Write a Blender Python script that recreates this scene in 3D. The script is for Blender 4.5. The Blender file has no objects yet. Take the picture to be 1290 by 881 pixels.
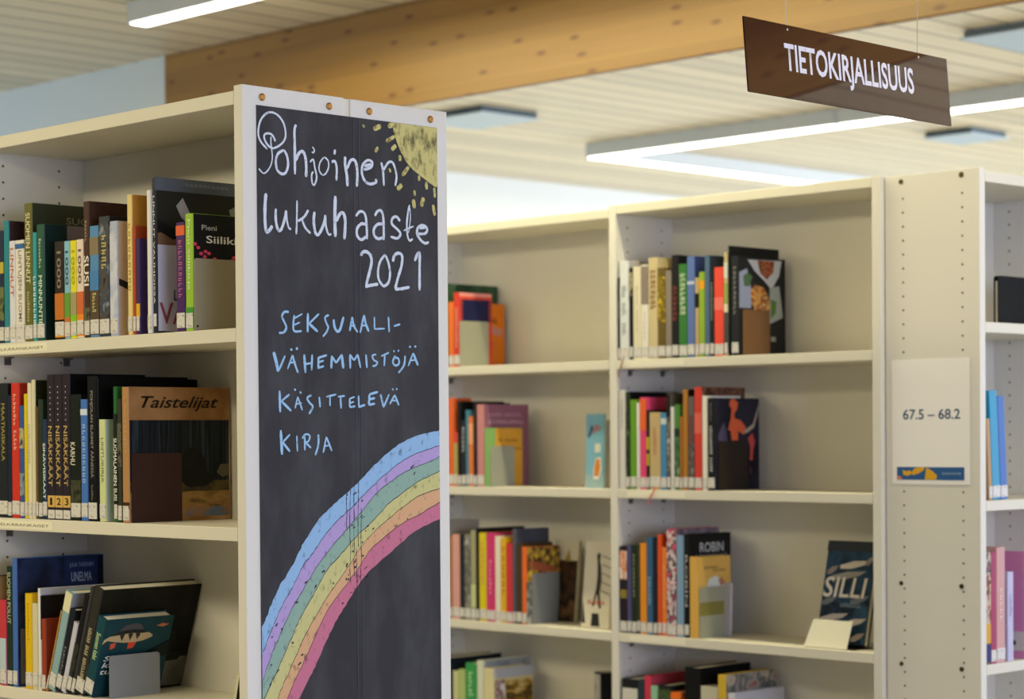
import bpy, bmesh, math, random
from mathutils import Vector, Matrix
random.seed(7)

# ------------------------------------------------------------------ camera, world, lights
C = bpy.context.scene.collection
scene = bpy.context.scene
IMG_W, IMG_H = 1290, 881
FOC, YAW, ROLL, PITCH, SHIFT = 2710.47475, 0.793254816, -0.00746856584, -0.0170040717, 151.900818
CAM = Vector((0, 0, 1.51))
FW = Vector((-math.sin(YAW) * math.cos(PITCH), math.cos(YAW) * math.cos(PITCH), math.sin(PITCH)))
_r = Vector((math.cos(YAW), math.sin(YAW), 0))
_u = _r.cross(FW)
RT = _r * math.cos(ROLL) + _u * math.sin(ROLL)
UP = -_r * math.sin(ROLL) + _u * math.cos(ROLL)
CY = IMG_H / 2 + SHIFT

cd = bpy.data.cameras.new('camera')
cam = bpy.data.objects.new('camera', cd)
C.objects.link(cam)
cam.matrix_world = Matrix((
    (RT.x, UP.x, -FW.x, CAM.x), (RT.y, UP.y, -FW.y, CAM.y), (RT.z, UP.z, -FW.z, CAM.z), (0, 0, 0, 1)))
cd.sensor_width = 36
cd.lens = FOC / IMG_W * 36
cd.shift_y = SHIFT / IMG_W
cd.clip_end = 60
cd.dof.use_dof = True
cd.dof.focus_distance = 3.72
cd.dof.aperture_fstop = 4.6
scene.camera = cam

scene.view_settings.view_transform = 'Standard'
scene.view_settings.look = 'None'
scene.view_settings.exposure = 0.0
scene.view_settings.gamma = 1.0
scene.view_settings.use_curve_mapping = False

world = bpy.data.worlds.new('world')
scene.world = world
world.use_nodes = True
world.node_tree.nodes['Background'].inputs[0].default_value = (0.95, 0.93, 0.88, 1)
world.node_tree.nodes['Background'].inputs[1].default_value = 0.07

def area(name, loc, target, sx, sy, power, col):
    l = bpy.data.lights.new(name, 'AREA')
    l.shape = 'RECTANGLE'; l.size = sx; l.size_y = sy; l.energy = power; l.color = col
    o = bpy.data.objects.new(name, l); C.objects.link(o)
    o.location = loc
    o.rotation_euler = (Vector(target) - Vector(loc)).to_track_quat('-Z', 'Y').to_euler()
    return o
# daylight from the windows in the right-hand wall (bluish) and unseen ceiling lamps (warm), the second an added one
area('window_daylight', (4.9, 7.4, 1.7), (-3.5, 4.0, 1.5), 6.5, 1.8, 255, (0.66, 0.74, 1.0))
area('window_daylight', (4.9, 0.6, 1.7), (-3.3, 2.6, 1.4), 3.4, 1.7, 205, (0.64, 0.72, 1.0))
area('window_daylight', (-3.5, 12.8, 1.6), (-4.5, 6.0, 2.5), 7.0, 1.8, 680, (0.80, 0.90, 1.0))
area('window_daylight', (-7.9, 2.6, 1.8), (-6.5, 4.4, 2.4), 2.0, 1.4, 22, (0.72, 0.86, 1.0))
area('unseen_row_light', (-4.2, 0.2, 2.76), (-4.0, 0.9, 0), 4.5, 0.4, 88, (1.0, 0.89, 0.57))
area('unseen_row_light', (-1.7, 3.88, 2.76), (-1.7, 3.9, 0), 2.4, 0.08, 14, (1.0, 0.91, 0.56))  # unseen strip added to brighten the beam and its reflection in the sign

# ------------------------------------------------------------------ geometry of the view: pixel -> point on a real plane
def ray(px, py):
    return RT * ((px - IMG_W / 2) / FOC) - UP * ((py - CY) / FOC) + FW
def on_plane(px, py, p0, n):
    d = ray(px, py); n = Vector(n)
    return CAM + d * ((Vector(p0) - CAM).dot(n) / d.dot(n))
def onX(px, py, x): return on_plane(px, py, (x, 0, 0), (1, 0, 0))
def onY(px, py, y): return on_plane(px, py, (0, y, 0), (0, 1, 0))
def onZ(px, py, z): return on_plane(px, py, (0, 0, z), (0, 0, 1))

# ------------------------------------------------------------------ materials
def lin(c):
    if isinstance(c, str):
        c = tuple(int(c[i:i + 2], 16) / 255 for i in (0, 2, 4))
    return tuple(x / 12.92 if x <= 0.04045 else ((x + 0.055) / 1.055) ** 2.4 for x in c) + (1,)
MATS = {}
def new_mat(name):
    m = bpy.data.materials.new(name); m.use_nodes = True
    return m, m.node_tree.nodes, m.node_tree.links, m.node_tree.nodes['Principled BSDF']
def paint(col, rough=0.45, vary=0.06, scale=9, spec=0.16):
    """flat colour with a faint procedural unevenness"""
    key = (col, rough, vary, scale, spec)
    if key in MATS: return MATS[key]
    m, N, L, b = new_mat('paint_' + str(col))
    c = lin(col)
    tc = N.new('ShaderNodeTexCoord'); no = N.new('ShaderNodeTexNoise')
    no.inputs['Scale'].default_value = scale; no.inputs['Detail'].default_value = 3
    L.new(tc.outputs['Object'], no.inputs['Vector'])
    mx = N.new('ShaderNodeMixRGB')
    mx.inputs[1].default_value = tuple(min(1, x * (1 + vary)) for x in c[:3]) + (1,)
    mx.inputs[2].default_value = tuple(x * (1 - vary) for x in c[:3]) + (1,)
    L.new(no.outputs['Fac'], mx.inputs[0]); L.new(mx.outputs[0], b.inputs['Base Color'])
    b.inputs['Roughness'].default_value = rough
    b.inputs['Specular IOR Level'].default_value = spec
    MATS[key] = m
    return m
def art(cols, scale=14, stretch=(1, 1, 1), rough=0.3, detail=4):
    """a printed picture: blotches of a few colours"""
    key = ('art', tuple(cols), scale, stretch)
    if key in MATS: return MATS[key]
    m, N, L, b = new_mat('printed_picture')
    tc = N.new('ShaderNodeTexCoord'); mp = N.new('ShaderNodeMapping'); no = N.new('ShaderNodeTexNoise')
    mp.inputs['Scale'].default_value = stretch
    no.inputs['Scale'].default_value = scale; no.inputs['Detail'].default_value = detail
    L.new(tc.outputs['Object'], mp.inputs[0]); L.new(mp.outputs[0], no.inputs['Vector'])
    r = N.new('ShaderNodeValToRGB'); e = r.color_ramp.elements
    n = len(cols); lo, hi = 0.33, 0.67
    e[0].position = lo; e[0].color = lin(cols[0]); e[1].position = hi; e[1].color = lin(cols[-1])
    for i in range(1, n - 1):
        x = e.new(lo + (hi - lo) * i / (n - 1)); x.color = lin(cols[i])
    L.new(no.outputs['Fac'], r.inputs[0]); L.new(r.outputs[0], b.inputs['Base Color'])
    b.inputs['Roughness'].default_value = 0.5; b.inputs['Specular IOR Level'].default_value = 0.14
    MATS[key] = m
    return m
def label_paper():
    if 'label' in MATS: return MATS['label']
    m, N, L, b = new_mat('call_number_paper')
    tc = N.new('ShaderNodeTexCoord'); no = N.new('ShaderNodeTexNoise')
    no.inputs['Scale'].default_value = 170; no.inputs['Detail'].default_value = 1
    L.new(tc.outputs['Object'], no.inputs['Vector'])
    r = N.new('ShaderNodeValToRGB'); e = r.color_ramp.elements
    e[0].position = 0.30; e[0].color = lin('a5a2a2'); e[1].position = 0.44; e[1].color = lin('dcd8d2')
    L.new(no.outputs['Fac'], r.inputs[0]); L.new(r.outputs[0], b.inputs['Base Color'])
    b.inputs['Roughness'].default_value = 0.5
    MATS['label'] = m
    return m
def chalk(col, scale=60, cover=0.62, stretch=(1, 1, 1)):
    """chalk dust on a dark board: colour broken up by dark specks"""
    key = ('chalk', col, scale, cover, stretch)
    if key in MATS: return MATS[key]
    m, N, L, b = new_mat('chalk')
    tc = N.new('ShaderNodeTexCoord'); mp = N.new('ShaderNodeMapping'); no = N.new('ShaderNodeTexNoise')
    mp.inputs['Scale'].default_value = stretch
    no.inputs['Scale'].default_value = scale; no.inputs['Detail'].default_value = 6; no.inputs['Roughness'].default_value = 0.65
    L.new(tc.outputs['Object'], mp.inputs[0]); L.new(mp.outputs[0], no.inputs['Vector'])
    r = N.new('ShaderNodeValToRGB'); e = r.color_ramp.elements
    e[0].position = 0.72 - cover * 0.6; e[0].color = tuple(x * 0.25 + 0.012 for x in lin(col)[:3]) + (1,)
    e[1].position = 0.80 - cover * 0.45; e[1].color = lin(col)
    L.new(no.outputs['Fac'], r.inputs[0]); L.new(r.outputs[0], b.inputs['Base Color'])
    b.inputs['Roughness'].default_value = 0.95; b.inputs['Specular IOR Level'].default_value = 0.1
    MATS[key] = m
    return m
def pine(name, base, dark, groove=None, along='X', rough=0.45, knots=True, plank=0.098):
    m, N, L, b = new_mat(name)
    tc = N.new('ShaderNodeTexCoord'); sep = N.new('ShaderNodeSeparateXYZ')
    L.new(tc.outputs['Object'], sep.inputs[0])
    mp = N.new('ShaderNodeMapping'); L.new(tc.outputs['Object'], mp.inputs[0])
    mp.inputs['Scale'].default_value = (0.6, 14, 14) if along == 'X' else (14, 0.6, 14)
    no = N.new('ShaderNodeTexNoise'); no.inputs['Scale'].default_value = 1.6; no.inputs['Detail'].default_value = 5
    L.new(mp.outputs[0], no.inputs['Vector'])
    mx = N.new('ShaderNodeMixRGB'); mx.inputs[1].default_value = lin(base); mx.inputs[2].default_value = lin(dark)
    L.new(no.outputs['Fac'], mx.inputs[0])
    last = mx.outputs[0]
    # each board / lamella has a tone of its own
    axis = 'Z' if along == 'X' else 'X'
    dv = N.new('ShaderNodeMath'); dv.operation = 'DIVIDE'; dv.inputs[1].default_value = plank
    L.new(sep.outputs[axis], dv.inputs[0])
    fl = N.new('ShaderNodeMath'); fl.operation = 'FLOOR'; L.new(dv.outputs[0], fl.inputs[0])
    wn = N.new('ShaderNodeTexWhiteNoise'); wn.noise_dimensions = '1D'; L.new(fl.outputs[0], wn.inputs['W'])
    mr = N.new('ShaderNodeMapRange'); mr.inputs[3].default_value = 0.86; mr.inputs[4].default_value = 1.1
    L.new(wn.outputs['Value'], mr.inputs[0])
    mt = N.new('ShaderNodeMixRGB'); mt.blend_type = 'MULTIPLY'; mt.inputs[0].default_value = 1
    L.new(last, mt.inputs[1]); L.new(mr.outputs[0], mt.inputs[2]); last = mt.outputs[0]
    if knots:
        cx = N.new('ShaderNodeCombineXYZ'); L.new(sep.outputs['X'], cx.inputs[0]); L.new(sep.outputs['Z'], cx.inputs[1])
        mk = N.new('ShaderNodeMapping'); L.new(cx.outputs[0], mk.inputs[0]); mk.inputs['Scale'].default_value = (4.2, 11, 1)
        vo = N.new('ShaderNodeTexVoronoi'); vo.voronoi_dimensions = '2D'; vo.inputs['Scale'].default_value = 1.0
        L.new(mk.outputs[0], vo.inputs['Vector'])
        rp = N.new('ShaderNodeValToRGB'); e = rp.color_ramp.elements
        e[0].position = 0.03; e[0].color = (1, 1, 1, 1); e[1].position = 0.12; e[1].color = (0, 0, 0, 1)
        L.new(vo.outputs['Distance'], rp.inputs[0])
        mm = N.new('ShaderNodeMixRGB'); mm.inputs[2].default_value = lin('5a3010')
        sc = N.new('ShaderNodeMath'); sc.operation = 'MULTIPLY'; sc.inputs[1].default_value = 0.75
        L.new(rp.outputs[0], sc.inputs[0]); L.new(sc.outputs[0], mm.inputs[0])
        L.new(last, mm.inputs[1]); last = mm.outputs[0]
    if groove:
        fr = N.new('ShaderNodeMath'); fr.operation = 'FRACT'; L.new(dv.outputs[0], fr.inputs[0])
        lt = N.new('ShaderNodeMath'); lt.operation = 'LESS_THAN'; lt.inputs[1].default_value = 0.075
        L.new(fr.outputs[0], lt.inputs[0])
        mg = N.new('ShaderNodeMixRGB'); mg.inputs[2].default_value = lin(groove)
        L.new(lt.outputs[0], mg.inputs[0]); L.new(last, mg.inputs[1]); last = mg.outputs[0]
    L.new(last, b.inputs['Base Color'])
    b.inputs['Roughness'].default_value = rough
    return m
def metal(col, rough=0.35):
    key = ('metal', col, rough)
    if key in MATS: return MATS[key]
    m, N, L, b = new_mat('metal'); b.inputs['Base Color'].default_value = lin(col)
    b.inputs['Metallic'].default_value = 0.9; b.inputs['Roughness'].default_value = rough
    MATS[key] = m
    return m
def emit(col, strength):
    m, N, L, b = new_mat('lamp_glow')
    b.inputs['Base Color'].default_value = lin(col)
    b.inputs['Emission Color'].default_value = lin(col); b.inputs['Emission Strength'].default_value = strength
    return m
LAMINATE = paint('e4e0d6', 0.5, 0.02, 3, 0.3)
EDGE = paint('e2ddcd', 0.5, 0.02, 3, 0.3)
HOLE = paint('5b4e38', 0.8, 0.0)
PAGES = paint('ece4d0', 0.8, 0.05, 90)

# ------------------------------------------------------------------ mesh helpers
def mesh_obj(name, bm, mats, parent=None, smooth=False):
    me = bpy.data.meshes.new(name)
    bmesh.ops.recalc_face_normals(bm, faces=bm.faces)
    bm.to_mesh(me); bm.free()
    for m in (mats if isinstance(mats, (list, tuple)) else [mats]): me.materials.append(m)
    if smooth:
        for p in me.polygons: p.use_smooth = True
    o = bpy.data.objects.new(name, me); C.objects.link(o)
    if parent is not None: o.parent = parent
    return o
def box(bm, a, b, mi=0, bev=0):
    x0, y0, z0 = (min(a[i], b[i]) for i in range(3)); x1, y1, z1 = (max(a[i], b[i]) for i in range(3))
    vs = [bm.verts.new(p) for p in ((x0, y0, z0), (x1, y0, z0), (x1, y1, z0), (x0, y1, z0), (x0, y0, z1), (x1, y0, z1), (x1, y1, z1), (x0, y1, z1))]
    fs = [bm.faces.new([vs[i] for i in q]) for q in ((0, 3, 2, 1), (4, 5, 6, 7), (0, 1, 5, 4), (1, 2, 6, 5), (2, 3, 7, 6), (3, 0, 4, 7))]
    for f in fs: f.material_index = mi
    if bev:
        es = list({e for f in fs for e in f.edges})
        r = bmesh.ops.bevel(bm, geom=es, offset=bev, segments=2, affect='EDGES', profile=0.5)
        for f in r['faces']: f.material_index = mi
def one_box(name, a, b, mat, parent=None, bev=0):
    bm = bmesh.new(); box(bm, a, b, 0, bev)
    return mesh_obj(name, bm, mat, parent)
def prism(bm, pts, direction, mi=0):
    """polygon of 3-D points pushed along a vector"""
    d = Vector(direction)
    lo = [bm.verts.new(p) for p in pts]; hi = [bm.verts.new(Vector(p) + d) for p in pts]
    n = len(pts)
    fs = [bm.faces.new(lo), bm.faces.new(hi)]
    for i in range(n): fs.append(bm.faces.new((lo[i], lo[(i + 1) % n], hi[(i + 1) % n], hi[i])))
    for f in fs: f.material_index = mi
def disc(bm, c, axis, r, h, seg=12, mi=0, dome=0.0):
    ax = Vector(axis).normalized(); t = Vector((0, 0, 1)) if abs(ax.z) < 0.9 else Vector((1, 0, 0))
    u = ax.cross(t).normalized(); v = ax.cross(u)
    c = Vector(c)
    ring = lambda rr, hh: [bm.verts.new(c + ax * hh + (u * math.cos(2 * math.pi * i / seg) + v * math.sin(2 * math.pi * i / seg)) * rr) for i in range(seg)]
    a = ring(r, 0); b = ring(r, h)
    fs = [bm.faces.new(a)]
    for i in range(seg): fs.append(bm.faces.new((a[i], a[(i + 1) % seg], b[(i + 1) % seg], b[i])))
    if dome:
        k = ring(r * 0.62, h + dome * 0.75)
        for i in range(seg): fs.append(bm.faces.new((b[i], b[(i + 1) % seg], k[(i + 1) % seg], k[i])))
        fs.append(bm.faces.new(k))
    else: fs.append(bm.faces.new(b))
    for f in fs: f.material_index = mi
def tube(bm, pts, r, seg=6, mi=0):
    pts = [Vector(p) for p in pts]; rings = []
    for i, p in enumerate(pts):
        d = (pts[min(i + 1, len(pts) - 1)] - pts[max(i - 1, 0)]).normalized()
        t = Vector((0, 0, 1)) if abs(d.z) < 0.9 else Vector((1, 0, 0))
        u = d.cross(t).normalized(); v = d.cross(u)
        rings.append([bm.verts.new(p + (u * math.cos(2 * math.pi * k / seg) + v * math.sin(2 * math.pi * k / seg)) * r) for k in range(seg)])
    for a, b in zip(rings, rings[1:]):
        for k in range(seg):
            bm.faces.new((a[k], a[(k + 1) % seg], b[(k + 1) % seg], b[k])).material_index = mi
    bm.faces.new(rings[0]); bm.faces.new(rings[-1])
def empty(name, M, label=None, cat=None, group=None):
    o = bpy.data.objects.new(name, None); C.objects.link(o)
    o.empty_display_size = 0.05
    o.matrix_world = M
    if label: o['label'] = label
    if cat: o['category'] = cat
    if group: o['group'] = group
    return o
def tag(o, label, cat, group=None):
    o['label'] = label; o['category'] = cat
    if group: o['group'] = group
    return o
def struct(o, label=None):
    o['kind'] = 'structure'
    if label: o['label'] = label
    return o
def text_obj(name, s, origin, right, up, length, height, mat, parent=None, bold=0.0, shear=0.0, depth=0.0003):
    """lettering as a mesh, fitted to length x height, centred on origin; right and up are unit vectors"""
    cu = bpy.data.curves.new('lettering', 'FONT'); cu.body = s; cu.size = 1; cu.offset = bold; cu.shear = shear
    cu.resolution_u = 3
    to = bpy.data.objects.new('lettering', cu); C.objects.link(to)
    dg = bpy.context.evaluated_depsgraph_get()
    me = bpy.data.meshes.new_from_object(to.evaluated_get(dg))
    C.objects.unlink(to); bpy.data.objects.remove(to); bpy.data.curves.remove(cu)
    xs = [v.co.x for v in me.vertices]; ys = [v.co.y for v in me.vertices]
    cx, cy = (min(xs) + max(xs)) / 2, (min(ys) + max(ys)) / 2
    sx = length / (max(xs) - min(xs)); sy = height / (max(ys) - min(ys))
    R, U, O = Vector(right), Vector(up), Vector(origin)
    N_ = R.cross(U)
    for v in me.vertices: v.co = O + R * ((v.co.x - cx) * sx) + U * ((v.co.y - cy) * sy) + N_ * depth
    me.materials.clear(); me.materials.append(mat)
    me.name = name
    o = bpy.data.objects.new(name, me); C.objects.link(o)
    if parent is not None: o.parent = parent
    return o

# ------------------------------------------------------------------ the room
X0, Y0, ZT = -2.887, 2.214, 2.0986          # near bookcase: outer front corner and top
YF = 4.0978                                  # front of the far bookcases
ZC = 2.85                                    # ceiling
ZL = 2.78                                    # underside of the lamps
PLANKS = pine('pine_ceiling', 'e8ddc4', 'd6c5a2', '75623f', along='Y', rough=0.42, knots=False, plank=0.14)
BEAMWOOD = pine('pine_beam', 'a27c3a', '80591f', None, along='X', rough=0.4, knots=True, plank=0.045)
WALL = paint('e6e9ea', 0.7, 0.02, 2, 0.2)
WALL_DAYLIT = paint('cfdade', 0.7, 0.02, 2, 0.2)  # white wall with a cool daylight cast put into the colour
struct(one_box('floor', (-8.3, -2.2, -0.1), (5.2, 13.2, 0), paint('aaa498', 0.4, 0.08, 4)), 'pale grey library floor')
struct(one_box('ceiling', (-8.3, -2.2, ZC), (5.2, 13.2, ZC + 0.1), PLANKS), 'ceiling of narrow pale pine boards')
pw = onZ(207, 70.3, ZC)
YB = pw.y
struct(one_box('wall_left', (-8.2, YB + 0.1, 0), (-8.07, 13.1, ZC), WALL), 'white side wall under the pine ceiling')
struct(one_box('wall_front', (-8.2, YB + 0.004, 0), (pw.x - 0.004, YB + 0.12, ZC), WALL_DAYLIT), 'white wall beside the end of the wooden beam')
struct(one_box('wall_back', (-8.2, 13.0, 0), (5.1, 13.1, ZC), WALL), 'white back wall')
zb = (onY(900, 67, YB).z + onY(510, 128, YB).z + onY(1290, 6.5, YB).z) / 3
struct(one_box('trim_1', (pw.x, YB, zb), (5.0, YB + 0.028, ZC), BEAMWOOD, bev=0.003), 'glued pine ceiling beam with knots')

# ------------------------------------------------------------------ ceiling lamps and air vents
HOUS = paint('ced3d6', 0.4, 0.02)
GLOW = emit('fffdf2', 5.5)
def lamp(label, x0, x1, y0, y1):
    t = empty('ceiling_lamp', Matrix.Translation((x0, y0, ZL)), label, 'lamp', 'linear ceiling lamps')
    lx, ly, h = x1 - x0, y1 - y0, ZC - ZL
    bm = bmesh.new()
    box(bm, (0, 0, 0.006), (lx, ly, h), 0, 0.003)
    mesh_obj('housing', bm, HOUS, t)
    bm = bmesh.new()
    n = 0.006
    box(bm, (n, n, 0), (lx - n, ly - n, 0.012), 0, 0.002)
    mesh_obj('diffuser', bm, GLOW, t)
    l = bpy.data.lights.new('lamp_light', 'AREA'); l.shape = 'RECTANGLE'; l.size = lx - 0.02; l.size_y = ly - 0.02; l.energy = 32 * max(lx, ly) / 2.4; l.color = (1.0, 0.91, 0.54)
    lo_ = bpy.data.objects.new('lamp_light', l); C.objects.link(lo_); lo_.parent = t; lo_.location = (lx / 2, ly / 2, -0.004)
    bm = bmesh.new()
    box(bm, (-0.003, 0, 0.004), (0.004, ly, h - 0.003)); box(bm, (lx - 0.004, 0, 0.004), (lx + 0.003, ly, h - 0.003))
    mesh_obj('end_cap', bm, HOUS, t)
    return t
a = onZ(161, 31, ZL); b = onZ(185, 35, ZL)
lamp('white linear ceiling lamp above the near bookcase, left of the wooden beam', a.x, a.x + 2.4, a.y, b.y)
a = onZ(739, 200, ZL); j = onZ(1063, 160, ZL)
lamp('lit linear ceiling lamp behind the hanging sign, its left end visible', a.x, j.x - 0.004, a.y, a.y + 0.09)
lamp('lit linear ceiling lamp running out of the photo right of the hanging sign', j.x + 0.004, j.x + 2.4, a.y, a.y + 0.09)
lamp('lit linear ceiling lamp running to the back above the far bookcases', a.x + 0.002, a.x + 0.092, a.y + 0.098, a.y + 2.55)

VENT_DAYLIT = paint('b6c8d6', 0.35, 0.02)  # white plate, blue of the daylight painted into its colour
VDARK = paint('56626a', 0.6, 0.0)
def vent(label, x0, x1, y0, y1, perforated=False):
    t = empty('air_vent', Matrix.Translation((x0, y0, ZC)), label, 'air vent', 'square ceiling air vents')
    lx, ly = x1 - x0, y1 - y0
    bm = bmesh.new(); box(bm, (0.012, 0.012, -0.024), (lx - 0.012, ly - 0.012, -0.0005))
    if perforated:
        for i in range(int(lx / 0.016)):
            for z in (-0.007, -0.017):
                box(bm, (0.016 + i * 0.016, 0.0105, z - 0.0038), (0.026 + i * 0.016, 0.012, z + 0.0038), 1)
    mesh_obj('collar', bm, [paint('98a6ae', 0.5, 0.0), VDARK] if perforated else [VDARK, VDARK], t)
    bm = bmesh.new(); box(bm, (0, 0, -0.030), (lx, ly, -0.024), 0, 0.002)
    mesh_obj('plate', bm, VENT_DAYLIT, t)
    return t
z = ZC - 0.030
n_, e_, f_ = onZ(607, 141, z), onZ(676, 152, z), onZ(598, 164, z)
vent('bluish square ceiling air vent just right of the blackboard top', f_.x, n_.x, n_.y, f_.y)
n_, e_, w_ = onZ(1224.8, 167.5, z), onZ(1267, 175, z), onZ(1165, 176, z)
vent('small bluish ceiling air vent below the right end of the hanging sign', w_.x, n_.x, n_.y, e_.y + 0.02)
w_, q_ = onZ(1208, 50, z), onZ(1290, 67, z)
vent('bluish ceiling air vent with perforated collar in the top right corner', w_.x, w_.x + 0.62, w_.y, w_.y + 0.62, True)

# ------------------------------------------------------------------ bookcases
def bookcase(label, M, W, D, H, boards, board_t=0.0235, post=0.0226, left=True, right=True, back_at=None, outer_holes=True, supports=(), strip=None):
    """local frame: x along the front, y into the depth, z up; W is the clear width; boards: top heights"""
    t = empty('bookcase', M, label, 'bookcase')
    back_at = back_at or D - 0.006
    for s, on in ((0, left), (1, right)):
        if not on: continue
        x = -post if s == 0 else W
        bm = bmesh.new(); box(bm, (x, 0, 0), (x + post, max(D, back_at + 0.006) if s == 0 else D, H), 0, 0.0012)
        # rows of holes for the shelf supports, on both faces
        for hy in (0.045, D - 0.05):
            zz = 0.25
            while zz < H - 0.05:
                if s == 1 or outer_holes: disc(bm, (x, hy, zz), (-1, 0, 0), 0.0026, 0.0004, 8, 1)
                if s == 0 or outer_holes: disc(bm, (x + post, hy, zz), (1, 0, 0), 0.0026, 0.0004, 8, 1)
                zz += 0.032
        mesh_obj('side_panel', bm, [LAMINATE, HOLE], t)
    bm = bmesh.new(); box(bm, (0, back_at, 0.08), (W, back_at + 0.005, H - 0.012))
    mesh_obj('back_panel', bm, LAMINATE, t)
    out = []
    for i, zt in enumerate(boards):
        bm = bmesh.new(); box(bm, (0.0006, 0, zt - board_t), (W - 0.0006, back_at, zt), 0, 0.0012)
        sh = mesh_obj('shelf', bm, EDGE, t); out.append(sh)
        if i in supports:
            for hx, sx in ((0.0, 1), (W, -1)):
                for hy in (0.05, back_at - 0.045):
                    bm = bmesh.new()
                    box(bm, (hx, hy - 0.007, zt - board_t - 0.016), (hx + sx * 0.003, hy + 0.007, zt - board_t))
                    box(bm, (hx, hy - 0.007, zt - board_t - 0.003), (hx + sx * 0.014, hy + 0.007, zt - board_t))
                    disc(bm, (hx + sx * 0.003, hy, zt - board_t - 0.010), (sx, 0, 0), 0.004, 0.003, 8)
                    mesh_obj('shelf_support', bm, metal('8a8a88', 0.35), t)
    bm = bmesh.new(); box(bm, (0, 0.02, 0), (W, 0.038, 0.075)); mesh_obj('plinth', bm, LAMINATE, t)
    return t, out
Wn = 0.8023
NB = [2.0900, 1.6912, 1.3544, 1.029, 0.69, 0.37, 0.1]
near, near_sh = bookcase('white near bookcase at the left, full of nature books', Matrix.Translation((X0 - 0.0226 - Wn, Y0, 0)),
                         Wn, 0.2226, ZT, NB, back_at=0.230, supports=(1, 2), outer_holes=False)
rear, _ = bookcase('white bookcase standing back to back behind the near bookcase', Matrix.Translation((X0, Y0 + 0.4672, 0)) @ Matrix.Rotation(math.pi, 4, 'Z') @ Matrix.Translation((0.0226, 0, 0)),
                   Wn, 0.2307, ZT - 0.0008, [z - 0.001 for z in NB], back_at=0.224, outer_holes=False)
# filler between the two, seen on the end
bm = bmesh.new(); box(bm, (Wn + 0.002, 0.2228, 0.05), (Wn + 0.0226 - 0.002, 0.2363, ZT - 0.0015))
mesh_obj('filler_strip', bm, paint('e9e2cf', 0.6, 0.02), near)
# brass coloured screw caps on the end panels
for px, py in ((330, 122.5), (414.5, 134), (465, 140.5), (542, 150.5)):
    p = onX(px, py, X0)
    host, M = (near, Matrix.Translation((X0 - 0.0226 - Wn, Y0, 0))) if px < 440 else (rear, rear.matrix_world.copy())
    q = M.inverted() @ p
    ax = M.inverted().to_3x3() @ Vector((1, 0, 0))
    bm = bmesh.new(); disc(bm, q, ax, 0.0064, 0.0018, 16, 0, 0.0016)
    mesh_obj('screw_cap', bm, metal('a97c40', 0.5), host)

XP = onY(776.2, 400, YF).x                    # inner face of the shared upright
WR = onY(1098.6, 400, YF).x - XP
XL = onY(581, 320, YF + 0.2233).x
FB = [2.0975, 1.697, 1.3638, 0.9923, 0.635, 0.36, 0.1]
POST = XP - onY(767.6, 400, YF).x
far_r, far_r_sh = bookcase('white far bookcase bay beside the drilled end panel', Matrix.Translation((XP, YF, 0)), WR, 0.2285, ZT, FB, post=POST, back_at=0.2233, supports=(1, 2, 3))
WL = XP - POST - XL - 0.0008
far_l, far_l_sh = bookcase('white far bookcase bay beside the blackboard, partly hidden', Matrix.Translation((XL, YF, 0)), WL, 0.2285, ZT - 0.008, [FB[0] - 0.008] + FB[1:], right=False, back_at=0.2233, supports=(1, 2, 3))
for sh_, M_, z_, px in ((far_r_sh[1], far_r, FB[1], (786, 862)), (far_r_sh[2], far_r, FB[2], (790, 862)), (far_r_sh[3], far_r, FB[3], (792, 862))):
    x0, x1 = (onY(p, 600, YF).x - XP for p in px)
    bm = bmesh.new(); box(bm, (x0, -0.0005, z_ - 0.020), (x1, 0.0002, z_ - 0.005))
    mesh_obj('label_strip', bm, paint('f1ecda', 0.5, 0.03), sh_)
for zi, txt, px in ((1, '9.1 SELKÄRANKAISET', (-18, 57)), (2, '9.1 SELKÄRANKAISET', (-18, 61))):
    ox = X0 - 0.0226 - Wn
    x0, x1 = (onY(p, 500, Y0).x - ox for p in px)
    x0 = max(x0, 0.004)
    bm = bmesh.new(); box(bm, (x0, -0.0005, NB[zi] - 0.0195), (x1 + 0.008, 0.0002, NB[zi] - 0.004))
    ls = mesh_obj('label_strip', bm, paint('f1ecd4', 0.5, 0.03), near_sh[zi])
    text_obj('lettering', txt, ((x0 + x1) / 2, -0.0005, NB[zi] - 0.0118), (1, 0, 0), (0, 0, 1), x1 - x0 - 0.006, 0.0062, paint('6b6656', 0.7, 0), ls)

# the bookcase at the right edge turns its end panel to us and opens to the right
Q2 = onZ(1233.6, 210.6, ZT - 0.0032)
XC, YC = Q2.x, Q2.y
MR = Matrix.Translation((XC, YC + 0.0226, 0)) @ Matrix.Rotation(math.pi / 2, 4, 'Z')
DR = XC - onY(1115.0, 300, YC).x
zr = lambda px, py: onX(px, py, XC).z
RB = [zr(1240.3, 215.2), zr(1240, 405.5), zr(1240, 631.2), zr(1240.5, 838.6), 0.66, 0.36, 0.1]
WRU = 0.42
right_bc, right_sh = bookcase('white bookcase at the right edge with its drilled end panel facing us', MR, WRU, DR, ZT - 0.0032, RB, back_at=DR - 0.006)
for px, py, r in ((1135, 229, .0072), (1211, 220, .0078), (1135.5, 735, .0066), (1211.5, 739, .0072), (1135.8, 836.5, .0066), (1211.7, 843.5, .0072)):
    q = MR.inverted() @ onY(px, py, YC)
    bm = bmesh.new(); disc(bm, q, (-1, 0, 0), r * 0.8, 0.0012, 14, 0, 0.0012)
    mesh_obj('screw_cap', bm, paint('57502a' if py < 300 else '3a3220', 0.5, 0), right_bc)

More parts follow.
